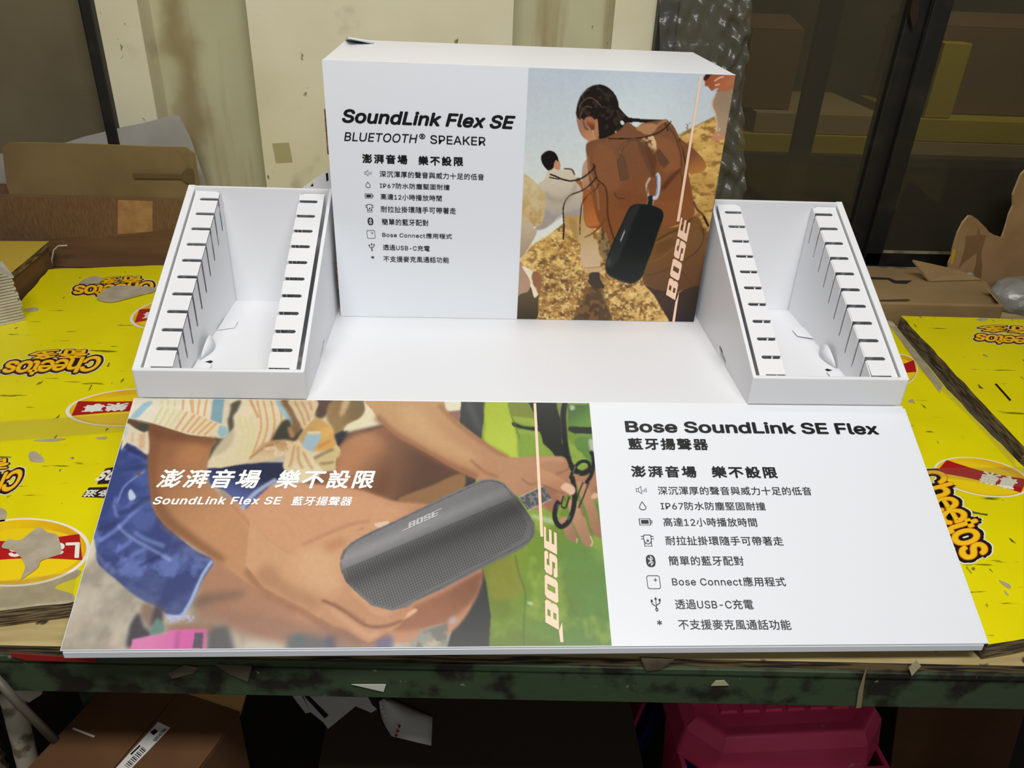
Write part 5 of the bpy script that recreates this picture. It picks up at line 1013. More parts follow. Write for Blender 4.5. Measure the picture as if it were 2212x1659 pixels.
B.poly(F2([(940, 110), (1220, 110), (1150, 250), (1050, 350), (960, 360), (930, 250)]), (84, 58, 46), 3); B.poly(F2([(1180, 110), (1640, 110), (1650, 260), (1560, 370), (1400, 450), (1330, 520), (1200, 580), (1160, 470), (1100, 340)]), (122, 98, 56), 2.5, (150, 120, 70), F2([(1500, 200), (1200, 400)])); B.poly(F2([(1330, 110), (1430, 110), (1360, 280), (1290, 330)]), (196, 166, 112), 3); B.line(F2([(1280, 130), (1180, 330)]), 6, (150, 104, 62), 2.5)
B.poly(F2([(560, 110), (960, 110), (930, 280), (830, 440), (770, 500), (700, 380), (640, 250)]), (212, 188, 144), 1.5); 
for p in ([(640, 120), (740, 300), (790, 460)], [(740, 120), (820, 280), (850, 400)], [(850, 120), (890, 240)]): B.line(F2(p), 4, (186, 128, 78), 1.6, .8)
# hem, knot and tails
B.poly(F2([(0, 900), (200, 720), (400, 670), (620, 690), (560, 800), (480, 880), (250, 960), (0, 1000)]), (190, 146, 98), 2, (214, 186, 140), F2([(300, 700), (250, 930)])); B.texture(F2([(50, 900), (250, 720), (600, 700), (480, 870), (250, 950)]), (232, 206, 170), 12, 0.5, 0.62, seed=51, alpha=0.7)
B.line(F2([(0, 930), (200, 780), (420, 700)]), 3, (140, 94, 56), 1.6, .7)
B.poly(F2([(700, 650), (780, 520), (880, 400), (960, 350), (1090, 420), (1180, 520), (1220, 640), (1240, 740), (1160, 800), (960, 830), (800, 780)]), (196, 152, 86), 2, (214, 160, 80), F2([(800, 500), (1150, 600)])); B.poly(F2([(1010, 520), (1160, 480), (1190, 560), (1100, 660), (1010, 640)]), (222, 170, 84), 3); B.line(F2([(980, 770), (1080, 720), (1160, 680)]), 5, (206, 130, 62), 1.8)
B.poly(F2([(820, 590), (1010, 580), (990, 700), (920, 790), (890, 860), (740, 770), (770, 680)]), (156, 182, 192), 1.6); B.line(F2([(820, 570), (1010, 560)]), 6, (214, 204, 160), 1.6)
B.poly(F2([(480, 1000), (540, 840), (620, 700), (720, 720), (800, 800), (900, 860), (1000, 1040), (1040, 1120), (900, 1240), (720, 1280), (600, 1180), (490, 1090)]), (218, 190, 144), 1.6, (226, 210, 168), F2([(600, 750), (800, 1200)]))
for p in ([(640, 740), (600, 960), (560, 1060)], [(690, 760), (700, 960), (760, 1080)], [(760, 840), (840, 1000), (900, 1090)]): B.line(F2(p), 5, (188, 134, 86), 1.8, .75)
B.poly(F2([(920, 940), (1100, 860), (1250, 760), (1290, 880), (1200, 980), (1230, 1080), (1120, 1110), (1020, 1060)]), (206, 184, 126), 2); B.line(F2([(920, 930), (1100, 840), (1200, 800)]), 6, (120, 90, 54), 2, .7); B.line(F2([(1000, 1010), (1120, 1000), (1210, 980)]), 5, (128, 100, 62), 2, .7)
# upper right sleeve gap and right arm with hand
B.poly(F2([(1640, 110), (1730, 110), (1780, 280), (1840, 380), (1600, 460), (1400, 530), (1340, 540), (1420, 440), (1580, 360), (1650, 260)]), (226, 214, 174), 1.5)
arm = F3([(-150, 80), (820, 80), (960, 250), (1160, 430), (1500, 690), (1800, 890), (2000, 915), (2300, 910), (2600, 1000), (2560, 1300), (2200, 1420), (1950, 1330), (1700, 1250), (1450, 1250), (1100, 1100), (800, 930), (500, 760), (250, 620), (50, 450), (-100, 250)])
B.poly(arm, (196, 150, 100), 1.3, (190, 136, 96), F3([(300, 200), (1700, 1100)]))
B.line(F3([(-50, 330), (200, 560), (600, 800), (1000, 1020), (1400, 1200)]), 15, (146, 90, 60), 4, .7); B.line(F3([(850, 160), (1100, 420), (1500, 720), (1850, 920)]), 10, (150, 100, 66), 3, .6); B.poly(F3([(300, 200), (600, 250), (900, 600), (1400, 900), (1300, 1000), (800, 750), (400, 500)]), (208, 164, 112), 9, alpha=.8); B.line(F3([(1300, 950), (1500, 1120), (1700, 1200)]), 6, (140, 96, 66), 2.5, .6)
pal = F4([(200, 640), (400, 640), (620, 630), (800, 612), (930, 630), (980, 760), (1010, 800), (1180, 800), (1250, 780), (1290, 1000), (1180, 1000), (1060, 900), (960, 1010), (880, 1100), (800, 1200), (700, 1150), (600, 1180), (440, 1040), (300, 960)])
B.poly(pal, (190, 138, 100), 1.2, (176, 122, 90), F4([(400, 700), (900, 1100)])); B.line(F4([(840, 800), (900, 780), (980, 740)]), 4, (136, 88, 64), 1.6, .7); B.line(F4([(470, 850), (560, 910), (620, 900)]), 4, (146, 96, 72), 1.6, .7); B.line(F4([(640, 650), (800, 640), (920, 660)]), 8, (204, 150, 116), 3, .7)
B.poly(F4([(680, 940), (820, 960), (880, 1100), (820, 1200), (720, 1150)]), (160, 106, 78), 3, alpha=.9)
# fingers of the right hand
for q, c1 in (([(870, 1280), (960, 1260), (1040, 1420), (1060, 1500), (1030, 1520), (960, 1480), (910, 1380)], (188, 136, 104)), ([(960, 1080), (1080, 1100), (1140, 1260), (1190, 1420), (1220, 1520), (1190, 1572), (1120, 1540), (1050, 1400), (1000, 1280)], (198, 148, 108)), ([(1060, 880), (1180, 960), (1250, 1140), (1300, 1330), (1320, 1470), (1260, 1460), (1200, 1370), (1160, 1200), (1100, 1060)], (192, 140, 100)), ([(1190, 1040), (1220, 960), (1290, 940), (1300, 1060), (1230, 1060)], (182, 130, 94))):
    B.poly(F4(q), c1, 1.0, tuple(v*0.84 for v in c1), F4([q[0], q[len(q)//2]]))
B.line(F4([(1060, 1480), (1050, 1525)]), 2, (230, 204, 176), .7); B.line(F4([(1195, 1455), (1218, 1520), (1200, 1565)]), 2.4, (228, 200, 160), .7); B.poly(F4([(1210, 1060), (1215, 1020), (1260, 1000), (1280, 1050)]), (220, 174, 140), .8)
B.line(F4([(1080, 1100), (1130, 1250)]), 4, (110, 74, 56), 2, .7)
# speaker strap and carabiner
B.poly(F4([(440, 1050), (700, 925), (790, 1065), (540, 1185)]), (84, 86, 86), .7, sm=False); B.texture(F4([(440, 1050), (700, 925), (790, 1065), (540, 1185)]), (120, 122, 122), 4, .5, .6, seed=61, oct=1, sm=False); B.line(F4([(445, 1048), (700, 925)]), 1.4, (206, 206, 206), .4); B.line(F4([(540, 1185), (790, 1065)]), 1.4, (196, 196, 196), .4)
K = (30, 32, 34)
B.line(F4([(1080, 790), (1130, 790), (1220, 740)]), 12, K, .7); B.line(F4([(1200, 560), (1230, 650), (1210, 800), (1150, 900)]), 8, K, .7)
B.line(F4([(985, 850), (1020, 760), (1070, 690), (1130, 665), (1180, 690), (1190, 740)]), 7, K, .5); B.line(F4([(1005, 830), (1030, 1000), (1025, 1120), (1000, 1230), (960, 1310), (900, 1355), (850, 1330), (820, 1240), (840, 1130), (870, 1090)]), 10.5, K, .5)
B.line(F4([(915, 1030), (890, 1120), (905, 1155), (940, 1150), (975, 1040)]), 3, K, .5); B.line(F4([(1120, 890), (1070, 1010), (1050, 1090)]), 3, (44, 44, 44), .5); B.line(F4([(1180, 890), (1120, 1050), (1070, 1160)]), 3, (44, 44, 44), .5); B.line(F4([(1040, 720), (1010, 790)]), 1.6, (170, 166, 160), .6, .8); B.line(F4([(985, 1240), (960, 1290)]), 2, (150, 156, 166), .8, .8); B.line(F4([(860, 1110), (840, 1170)]), 2, (90, 106, 150), .8, .8)
# thumb of the right hand, over the carabiner
B.poly(F4([(650, 740), (800, 800), (930, 870), (1020, 920), (1035, 990), (1000, 1025), (930, 1010), (820, 960), (680, 900), (620, 850)]), (196, 142, 104), .8, (182, 126, 90), F4([(750, 780), (800, 980)])); B.poly(F4([(885, 950), (910, 905), (960, 900), (1030, 950), (1030, 1000), (990, 1020), (940, 990)]), (226, 182, 152), .7); B.line(F4([(690, 920), (820, 970), (930, 1015)]), 3, (132, 86, 62), 1.4, .7)
# left arm
B.line(F1([(1420, 1400), (1680, 1690), (1930, 1970), (2180, 2180), (2450, 2330)]), 7, (176, 116, 78), 3, .55)
armL = F1([(400, 430), (1320, 640), (1300, 800), (1240, 1060), (1240, 1260), (1400, 1430), (1650, 1720), (1900, 2000), (2150, 2200), (2300, 2400), (2400, 3000), (2100, 2900), (1800, 2700), (1400, 2400), (1000, 2150), (650, 1900), (480, 1650), (420, 1300), (400, 900)])
B.poly(armL, (152, 98, 62), 1.2, (200, 144, 98), F1([(500, 600), (1500, 1900)])); B.poly(F1([(400, 450), (620, 480), (540, 900), (520, 1300), (700, 1700), (1100, 2060), (1500, 2360), (1400, 2400), (1000, 2150), (600, 1860), (430, 1400)]), (136, 88, 58), 5, alpha=.8); B.poly(F1([(400, 440), (1320, 640), (1300, 740), (900, 700), (500, 640)]), (118, 74, 48), 5, alpha=.7); B.poly(F1([(900, 750), (1200, 760), (1180, 1000), (960, 1050), (800, 960)]), (190, 128, 80), 9, alpha=.8)
B.line(Z2([(1290, 915), (1330, 940), (1380, 950)]), 2, (140, 100, 76), 1, .6)
# left hand
B.line(F5([(160, 490), (400, 385), (600, 300), (780, 245), (900, 240)]), 6, (178, 118, 82), 2.5, .55)
B.line(F5([(-450, 760), (-250, 990), (0, 1130), (200, 1230), (360, 1340), (480, 1420), (640, 1470), (800, 1570)]), 12, (140, 92, 66), 4, .65)
hand = F5([(-400, 200), (-200, 440), (0, 580), (200, 510), (400, 420), (600, 330), (780, 270), (900, 262), (1000, 250), (1090, 230), (1110, 250), (1050, 300), (900, 370), (740, 450), (650, 520), (600, 620), (600, 760), (640, 900), (760, 1010), (920, 1150), (1040, 1190), (1140, 1205), (1250, 1180), (1370, 1170), (1410, 1200), (1360, 1250), (1290, 1290), (1200, 1380), (1080, 1460), (960, 1530), (890, 1560), (800, 1520), (640, 1420), (480, 1370), (360, 1290), (200, 1180), (0, 1080), (-250, 950), (-450, 700)])
B.poly(hand, (212, 158, 114), 1.0, (196, 138, 96), F5([(200, 600), (800, 1400)]), sm=False)
B.poly(F5([(-200, 700), (0, 900), (200, 1000), (360, 1080), (300, 1200), (100, 1120), (-150, 1000), (-350, 850)]), (176, 122, 86), 7, alpha=.7); B.poly(F5([(100, 600), (400, 520), (560, 600), (560, 800), (600, 950), (400, 1000), (150, 850)]), (222, 172, 128), 10, alpha=.8); B.poly(F5([(400, 480), (600, 400), (640, 460), (520, 560), (420, 560)]), (190, 128, 88), 5, alpha=.6)
B.line(F5([(380, 1090), (480, 1130), (640, 1220), (780, 1320), (880, 1370), (1000, 1380), (1150, 1350), (1260, 1300)]), 6, (128, 78, 52), 1.8, .85); B.line(F5([(500, 1110), (700, 1230), (850, 1330)]), 4, (150, 96, 66), 2, .6); B.line(F5([(700, 980), (850, 1110), (960, 1180), (1120, 1230), (1270, 1210)]), 9, (222, 166, 122), 3, .6); B.line(F5([(480, 1190), (660, 1330), (820, 1440), (900, 1480), (1000, 1440)]), 9, (220, 168, 128), 3.5, .7)
B.line(F5([(360, 1290), (480, 1370), (640, 1420), (800, 1520), (890, 1560), (980, 1520), (1100, 1450)]), 5, (150, 98, 68), 2, .7); B.poly(F5([(950, 260), (1080, 232), (1110, 245), (1060, 290), (990, 305)]), (232, 194, 166), .8); B.line(F5([(760, 330), (830, 300), (800, 340)]), 2, (170, 116, 84), 1.2, .7); B.poly(F5([(1285, 1280), (1320, 1220), (1390, 1185), (1412, 1200), (1360, 1245)]), (222, 170, 134), .8)
# speaker
spk = F5([(582, 700), (590, 620), (620, 540), (700, 460), (900, 350), (1200, 215), (1709, -40), (2000, -170), (2120, -220), (2240, -225), (2360, -180), (2470, -60), (2560, 60), (2640, 180), (2690, 260), (2690, 380), (2620, 480), (2500, 560), (2200, 700), (1709, 960), (1380, 1110), (1300, 1170), (1140, 1205), (920, 1150), (760, 1010), (640, 890), (600, 800)])
B.poly(spk, (124, 123, 124), .7, (96, 96, 96), F5([(1300, 230), (1700, 800)]), sm=False)
ca, cb = B.cv(F5([(590, 760), (2650, 150)])) ; SC = B.mask(B.cv(spk), 0.3)
# perforations: rows parallel to the long side, below the logo band
P0s, P1s, P2s = B.cv(F5([(640, 745), (2430, -10), (930, 1160)]))
ex_ = (P1s-P0s)/np.linalg.norm(P1s-P0s); ey_ = np.array((-ex_[1], ex_[0]));
ey_ = ey_*np.sign((P2s-P0s)@ey_)
sl, mk = SC; X = (B.xx[sl]-P0s[0])*ex_[0]+(B.yy[sl]-P0s[1])*ex_[1]; Y = (B.xx[sl]-P0s[0])*ey_[0]+(B.yy[sl]-P0s[1])*ey_[1]
hgt = float((P2s-P0s)@ey_); pit = hgt/17.5
zone = np.clip(Y/pit+0.6, 0, 1)
shade = 1-0.30*np.exp(-((Y/hgt-0.25)/0.26)**2); shade = np.where(Y < -0.3*pit, 1.0+0.18*np.exp(-((Y/hgt+0.22)/0.14)**2), shade+0.25*np.clip(Y/hgt-0.6, 0, 1))
B.a[sl] = B.a[sl]*(1-mk[..., None])+B.a[sl]*shade[..., None]*mk[..., None]
inn = B.mask(B.cv(F5([(640, 750), (1709, 300), (2400, 0), (2560, 150), (2610, 270), (2560, 420), (2200, 640), (1709, 890), (1330, 1090), (1150, 1170), (950, 1130), (800, 1000), (670, 870)])), 0.8)
full = np.zeros((B.ny, B.nx)); full[inn[0]] = inn[1]
dx = (X/pit) % 1-0.5; dy = (Y/pit) % 1-0.5; dot = np.clip((0.36-np.sqrt(dx*dx+dy*dy))*4.5, 0, 1)*full[sl]*(Y > -0.4*pit)
B.a[sl] = B.a[sl]*(1-0.72*dot[..., None])+np.array((26, 27, 26.))*0.72*dot[..., None]
B.line(F5([(600, 640), (640, 545), (720, 470), (900, 370), (1709, -10), (2050, -165), (2200, -205), (2340, -165), (2450, -40)]), 1.2, (60, 60, 66), .5, .9); B.line(F5([(2660, 300), (2660, 370), (2590, 460), (2200, 670), (1709, 930), (1400, 1080)]), 1.2, (56, 58, 60), .5, .9)
B.line(F5([(600, 800), (582, 700), (592, 620), (622, 540)]), 2, (60, 62, 64), 1, .7)
# fingertips that wrap over the speaker's lower corner
B.poly(F5([(900, 1150), (1040, 1190), (1140, 1207), (1250, 1182), (1370, 1172), (1410, 1200), (1360, 1250), (1270, 1300), (1100, 1290), (900, 1220)]), (206, 150, 108), .8, (196, 134, 94), F5([(1100, 1200), (1150, 1290)])); B.poly(F5([(1285, 1280), (1320, 1220), (1390, 1185), (1412, 1200), (1360, 1245)]), (222, 172, 138), .8)
# rolled sleeve over the arm
slv = F1([(140, 100), (260, 90), (420, 110), (640, 170), (900, 240), (1150, 320), (1400, 420), (1520, 490), (1550, 540), (1520, 610), (1420, 640), (1350, 590), (1240, 625), (1000, 600), (860, 560), (700, 510), (480, 440), (260, 390), (100, 370), (60, 200)])
B.poly(slv, (232, 224, 202), .9, (226, 206, 164), F1([(200, 200), (1300, 520)]))
B.poly(F1([(330, 150), (420, 110), (460, 140), (360, 240), (250, 350), (150, 350), (220, 250)]), (156, 192, 208), 1.4)
for x0_, x1_ in ((620, 480), (700, 560), (790, 640), (880, 700)): B.line(F1([(x0_, 175+(x0_-620)*.28), (x1_, 430+(x1_-480)*.28)]), 5, (214, 210, 140), 1.2, .8)
for x0_, x1_ in ((960, 790), (1070, 880), (1150, 960), (1240, 1030), (1320, 1110), (1390, 1200)): B.line(F1([(x0_, 265+(x0_-960)*.36), (x1_, 525+(x1_-790)*.2)]), 4, (216, 152, 92), 1.1, .85)
B.poly(F1([(1400, 540), (1440, 460), (1540, 510), (1530, 590), (1430, 630)]), (150, 184, 192), 1.5)
B.line(F1([(100, 372), (260, 392), (480, 445), (860, 566), (1010, 606), (1240, 632)]), 2.5, (120, 80, 54), 1, .7)
B.poly(F1([(80, 410), (110, 365), (260, 400), (400, 440), (390, 540), (330, 560), (220, 510), (110, 440)]), (104, 74, 56), 1.5, (70, 74, 62), F1([(150, 400), (350, 500)])); B.poly(F1([(80, 430), (230, 520), (330, 565), (400, 560), (400, 870), (230, 760), (100, 700), (30, 640)]), (226, 210, 180), 1.5); B.line(F1([(320, 570), (300, 800)]), 14, (214, 168, 122), 2.5, .8); B.line(F1([(180, 560), (170, 700)]), 5, (220, 176, 130), 1.5, .7); B.line(F1([(100, 470), (70, 620)]), 7, (176, 200, 210), 2, .7)
g_ = B.a.mean(2, keepdims=True); B.a = (g_*0.10+B.a*0.90)*0.95
n_ = B.noise(7, 3, 77)[..., None]-0.5; B.a = B.a*(1+0.05*n_)
B.build('printed_picture', Vector((PX0, 0, 0)), PU, PV, PN, panel, INKM)
# ------------------------------------------------------------------ lettering
FONTS = {}
def font(kind):
    if kind not in FONTS:
        f = None
        if kind == 'latin':
            try: f = bpy.data.fonts.load(os.path.join(bpy.utils.system_resource('DATAFILES', path='fonts'), 'Inter.woff2'))
            except Exception: f = None
        FONTS[kind] = f
    return FONTS[kind]
GLY = {}
def glyph_tris(text, kind, space=1.0):
    """outline text -> list of 2-D triangles (each outer contour filled with its own holes, so crossing contours unite)"""
    key = (text, kind, space)
    if key in GLY: return GLY[key]
    cu = bpy.data.curves.new('glyphs', 'FONT'); cu.body = text; cu.size = 1; cu.space_character = space; cu.fill_mode = 'NONE'; cu.resolution_u = 3
    f = font(kind)
    if f: cu.font = f
    ob = bpy.data.objects.new('glyphs', cu); C.objects.link(ob); bpy.context.view_layer.update()
    me = bpy.data.meshes.new_from_object(ob.evaluated_get(bpy.context.evaluated_depsgraph_get()))
    nb = {}
    for e in me.edges:
        a, b = e.vertices; nb.setdefault(a, []).append(b); nb.setdefault(b, []).append(a)
    seen = set(); loops = []
    for s0 in nb:
        if s0 in seen: continue
        lp = [s0]; seen.add(s0); cur = s0
        while True:
            nx_ = [k for k in nb[cur] if k not in seen]
            if not nx_: break
            cur = nx_[0]; seen.add(cur); lp.append(cur)
        pts = [(me.vertices[k].co.x, me.vertices[k].co.y) for k in lp]
        if len(pts) > 2: loops.append(pts)
    bpy.data.objects.remove(ob); bpy.data.curves.remove(cu); bpy.data.meshes.remove(me)
    def inside(p, l):
        c = False
        for i in range(len(l)):
            (x1, y1), (x2, y2) = l[i], l[i-1]
            if (y1 > p[1]) != (y2 > p[1]) and p[0] < (x2-x1)*(p[1]-y1)/(y2-y1)+x1: c = not c
        return c
    ar = [abs(sum(l[i-1][0]*l[i][1]-l[i][0]*l[i-1][1] for i in range(len(l)))) for l in loops]
    ins = [[j for j in range(len(loops)) if j != i and ar[j] > ar[i] and sum(inside(p, loops[j]) for p in loops[i][::max(1, len(loops[i])//7)]) >= 0.95*len(loops[i][::max(1, len(loops[i])//7)])] for i in range(len(loops))]
    tris = []
    for i, l in enumerate(loops):
        if len(ins[i]) % 2: continue
        hs = [loops[j] for j in range(len(loops)) if len(ins[j]) % 2 and len(ins[j]) == len(ins[i])+1 and i in ins[j]]
        pts = [p for q in [l]+hs for p in q]
        lv = float(i % 6)
        tris += [[(pts[k][0], pts[k][1], lv) for k in t3] for t3 in tessellate_polygon([[Vector((p[0], p[1], 0)) for p in q] for q in [l]+hs])]
    GLY[key] = tris; return tris
def cjk(ch): return ord(ch) > 0x2E00
def text_tris(s, space=1.0, lat=1.36):
    """mixed Latin / Chinese line as triangles in em units"""
    runs = []; 
    for ch in s:
        k = 'cjk' if cjk(ch) else 'latin'
        if runs and (runs[-1][0] == k or ch == ' '): runs[-1][1] += ch
        else: runs.append([k, ch])
    x = 0; out = []
    for k, r in runs:
        lead = len(r)-len(r.lstrip())
        t = glyph_tris(r.strip(), k, space); sc = lat if k == 'latin' else 1.0
        if not t: continue
        x0 = min(p[0] for q in t for p in q); x1 = max(p[0] for q in t for p in q)
        out += [[((p[0]-x0)*sc+x, p[1]*sc, p[2]) for p in q] for q in t]
        x += (x1-x0)*sc+0.13+(0.4 if r.endswith(' ') else 0)
    return out
def place(tris, to3, lift=0.0, bold=0.0, shear=0.0, name='lettering', mt=None, parent=None, arch=0.0):
    """fit triangles into the unit box and send them through to3(u 0..1, v 0..1); bold = extra stroke in line heights"""
    T_ = np.array(tris); lev = T_[..., 2].ravel() if T_.shape[-1] == 3 else np.zeros(T_.size//2); T_ = T_[..., :2].copy()
    T_[..., 0] += shear*T_[..., 1]
    lo = T_.reshape(-1, 2).min(0); hi = T_.reshape(-1, 2).max(0); asp = (hi-lo)
    offs = [(0, 0)]
    if bold:
        r = bold*asp[1]; offs = [(r*math.cos(k*math.pi/4), r*math.sin(k*math.pi/4)) for k in range(8)]; 
        offs += [(0, 0)]
        lo = lo-r; hi = hi+r; asp = hi-lo
    m = MB()
    e0_, e1_, e2_ = to3(0, 0), to3(1, 0), to3(0, 1); up_ = (Vector(e1_)-Vector(e0_)).cross(Vector(e2_)-Vector(e0_)).normalized()
    if up_.z < 0 or (abs(up_.z) < 0.3 and up_.y > 0): up_ = -up_
    for oi, o in enumerate(offs):
        q = (T_+np.array(o)-lo)/asp
        P_ = [Vector(to3(u, v))+up_*((oi*6+lv)*5e-6) for (u, v), lv in zip(q.reshape(-1, 2), lev)]
        m.add(P_, [(3*i, 3*i+1, 3*i+2) for i in range(len(q))])
    me = m.build(name, mt, parent)
    return me
def plane_to3(mapper, O, U, V, N, BL, BR, TL, lift):
    a, b, c = [np.array(p) for p in mapper([BL, BR, TL])]
    ex2 = b-a; n2 = np.array((ex2[1], -ex2[0])); n2 /= np.linalg.norm(n2); h = (c-a)@n2; ey2 = n2*h     # upright box on the print itself
    def f(u, v):
        q = a+ex2*u+ey2*v; return O+U*q[0]+V*q[1]+N*lift
    return f
HEAD = (map_head, Vector((-W2, YB, HB)), Vector((1, 0, 0)), Vector((0, 0, -1)), Vector((0, -1, 0)))
FRONT = (map_front, Vector((PX0, 0, 0)), PU, PV, PN)
def write(face, parent, s, BL, BR, TL, mt, bold=0.0, shear=0.0, space=1.0, lift=0.0005, name='lettering'):
    return place(text_tris(s, space), plane_to3(*face, BL, BR, TL, lift), 0, bold, shear, name, mt, parent)
INK = mat('black_ink', (16, 16, 18), 0.4); INKD = mat('charcoal_ink', (34, 34, 38), 0.4); PEACH = mat('peach_ink', (244, 206, 178), 0.4); WINK = mat('white_ink', (244, 244, 242), 0.4)
HZ = lambda *p: zoomed(700, 60, 2.593, p); H5 = lambda *p: zoomed(760, 320, 6.38, p)
write(HEAD, hb, 'SoundLink Flex SE', *HZ((102, 531), (1070, 569), (102, 452)), INK, 0.05, 0.22)
write(HEAD, hb, 'BLUETOOTH', *HZ((113, 633), (525, 646), (113, 583)), INK, 0.012, 0.2)
write(HEAD, hb, '®', *HZ((533, 622), (567, 623), (533, 592)), INK, 0.01)
write(HEAD, hb, 'SPEAKER', *HZ((595, 649), (904, 660), (595, 600)), INK, 0.012)
write(HEAD, hb, '澎湃音場', *H5((146, 205), (768, 223), (146, 75)), INK, 0.035, space=1.3)
write(HEAD, hb, '樂不設限', *H5((918, 232), (1536, 248), (918, 103)), INK, 0.035, space=1.3)
LINES = ['深沉渾厚的聲音與威力十足的低音', 'IP67防水防塵堅固耐撞', '高達12小時播放時間', '耐拉扯掛環隨手可帶著走', '簡單的藍牙配對', 'Bose Connect應用程式', '透過USB-C充電', '不支援麥克風通話功能']
for s_, q in zip(LINES, (((385, 396), (1820, 441), (385, 309)), ((388, 550), (1348, 577), (388, 474)), ((398, 706), (1240, 732), (398, 624)), ((402, 881), (1435, 907), (402, 794)), ((415, 1056), (1058, 1072), (415, 969)), ((422, 1226), (1380, 1251), (422, 1154)), ((430, 1402), (1075, 1422), (430, 1324)), ((437, 1566), (1340, 1582), (437, 1484)))):
    write(HEAD, hb, s_, *H5(*q), INKD, 0.008, space=1.05)
write(HEAD, hb, '*', *H5((268, 1522), (310, 1523), (268, 1483)), INKD, 0.02)
FR = lambda *p: zoomed(1260, 850, 2.3235, p); R6 = lambda *p: zoomed(1340, 1030, 4.741, p)
write(FRONT, panel, 'Bose SoundLink SE Flex', *FR((213, 196), (1487, 208), (213, 137)), INK, 0.05)
write(FRONT, panel, '藍牙揚聲器', *FR((228, 283), (630, 286), (226, 224)), INK, 0.035, space=1.2)
write(FRONT, panel, '澎湃音場', *FR((243, 421), (572, 424), (241, 362)), INK, 0.035, space=1.25)
write(FRONT, panel, '樂不設限', *FR((648, 424), (979, 427), (646, 365)), INK, 0.035, space=1.25)
for s_, q in zip(LINES, (((390, 186), (1965, 191), (388, 99)), ((418, 341), (1492, 346), (413, 256)), ((445, 509), (1405, 513), (440, 419)), ((468, 701), (1675, 706), (463, 607)), ((500, 909), (1270, 911), (497, 811)), ((535, 1121), (1700, 1123), (528, 1024)), ((567, 1356), (1368, 1358), (560, 1254)), ((600, 1566), (1755, 1569), (592, 1461)))):
    write(FRONT, panel, s_, *R6(*q), INKD, 0.008, space=1.05)
write(FRONT, panel, '*', *R6((378, 1521), (430, 1521), (374, 1468)), INKD, 0.02)
w1 = lambda *p: zoomed(260, 850, 6.637, p); w2_ = lambda *p: zoomed(540, 850, 6.637, p)
def shadowed(s_, BL, BR, TL, bold, sp):
    write(FRONT, panel, s_, BL, BR, TL, WINK, bold, 0.2, sp, 0.0009)
shadowed('澎湃音場', w1((508, 1362))[0], w1((1985, 1367))[0], w1((508, 1088))[0], 0.03, 1.2)
shadowed('樂不設限', w2_((350, 1369))[0], w2_((1782, 1369))[0], w2_((350, 1100))[0], 0.03, 1.2)
shadowed('SoundLink Flex SE', w1((462, 1599))[0], w2_((455, 1600))[0], w1((462, 1482))[0], 0.045, 1.08)
shadowed('藍牙揚聲器', w2_((583, 1614))[0], w2_((1458, 1616))[0], w2_((583, 1480))[0], 0.025, 1.1)

# ---- list symbols drawn in a unit box
def strokes(paths, w):
    t = []
    for pts in paths:
        closed = pts[0] == pts[-1]; p = [np.array(q, float) for q in pts]
        for a, b in zip(p, p[1:]):
            d = (b-a)/max(np.linalg.norm(b-a), 1e-6); n = np.array((-d[1], d[0]))*w/2; a2, b2 = a-d*w*0.45, b+d*w*0.45
            q = [a2+n, b2+n, b2-n, a2-n]; t += [[tuple(q[0]), tuple(q[1]), tuple(q[2])], [tuple(q[0]), tuple(q[2]), tuple(q[3])]]
    return t
def fillp(pts, holes=()):
    l = [list(pts)]+[list(h) for h in holes]; f = [p for q in l for p in q]
    return [[f[k] for k in t3] for t3 in tessellate_polygon([[Vector((p[0], p[1], 0)) for p in q] for q in l])]
circ = lambda cx, cy, r, n=16, ry=None: [(cx+r*math.cos(2*math.pi*k/n), cy+(ry or r)*math.sin(2*math.pi*k/n)) for k in range(n)]
rr = lambda x0, y0, x1, y1, r: [(cx+r*math.cos(a), cy+r*math.sin(a)) for cx, cy, a0 in ((x1-r, y1-r, 0), (x0+r, y1-r, 90), (x0+r, y0+r, 180), (x1-r, y0+r, 270)) for a in [math.radians(a0+k*22.5) for k in range(5)]]
cl = lambda p: p+[p[0]]
SYM = [
    strokes([cl([(0, .3), (.22, .3), (.5, 0), (.5, 1), (.22, .72), (0, .72)]), [(.22, .3), (.22, .72)], [(.66, .25), (.66, .5)], [(.82, .25), (.82, .65)], [(.98, .25), (.98, .8)]], .05),
    strokes([cl([(.5, 1), (.25, .66), (.08, .42), (.06, .25), (.2, .07), (.5, 0), (.8, .07), (.94, .25), (.92, .42), (.75, .66)])], .09),
    strokes([cl([(0, 0), (.87, 0), (.87, 1), (0, 1)]), [(.87, .3), (1, .3), (1, .7), (.87, .7)]], .07)+fillp([(.13, .2), (.74, .2), (.74, .8), (.13, .8)]),
    strokes([cl(rr(.2, .25, .8, 1, .1)[:10]+[(.2, .5), (.3, .3), (.5, .2), (.7, .3), (.8, .5)]), [(0, .88), (.2, .88)], [(0, .66), (.2, .66)], [(.8, .88), (1, .88)], [(.8, .66), (1, .66)], [(.22, .45), (.22, 0)], [(.78, .45), (.78, 0)], [(.32, .03), (.37, .03)], [(.47, .03), (.52, .03)], [(.62, .03), (.67, .03)], cl(circ(.5, .5, .07))], .06),
    None,
    strokes([cl(rr(0, 0, 1, 1, .16)), [(.53, .67), (.79, .67)], [(.66, .54), (.66, .80)]], .05),
    strokes([[(.52, .2), (.52, .85)], [(.52, .28), (.12, .5), (.12, .68)], [(.52, .38), (.9, .56), (.9, .75)], cl(circ(.52, .09, .1))], .07)+fillp([(.36, .8), (.68, .8), (.52, 1.0)])+fillp(circ(.12, .7, .11))+fillp([(.8, .68), (1, .68), (1, .86), (.8, .86)]),
]
def disc_with_rune():
    out = []
    body = rr(0, 0, 1, 1, .42)
    return fillp(body)
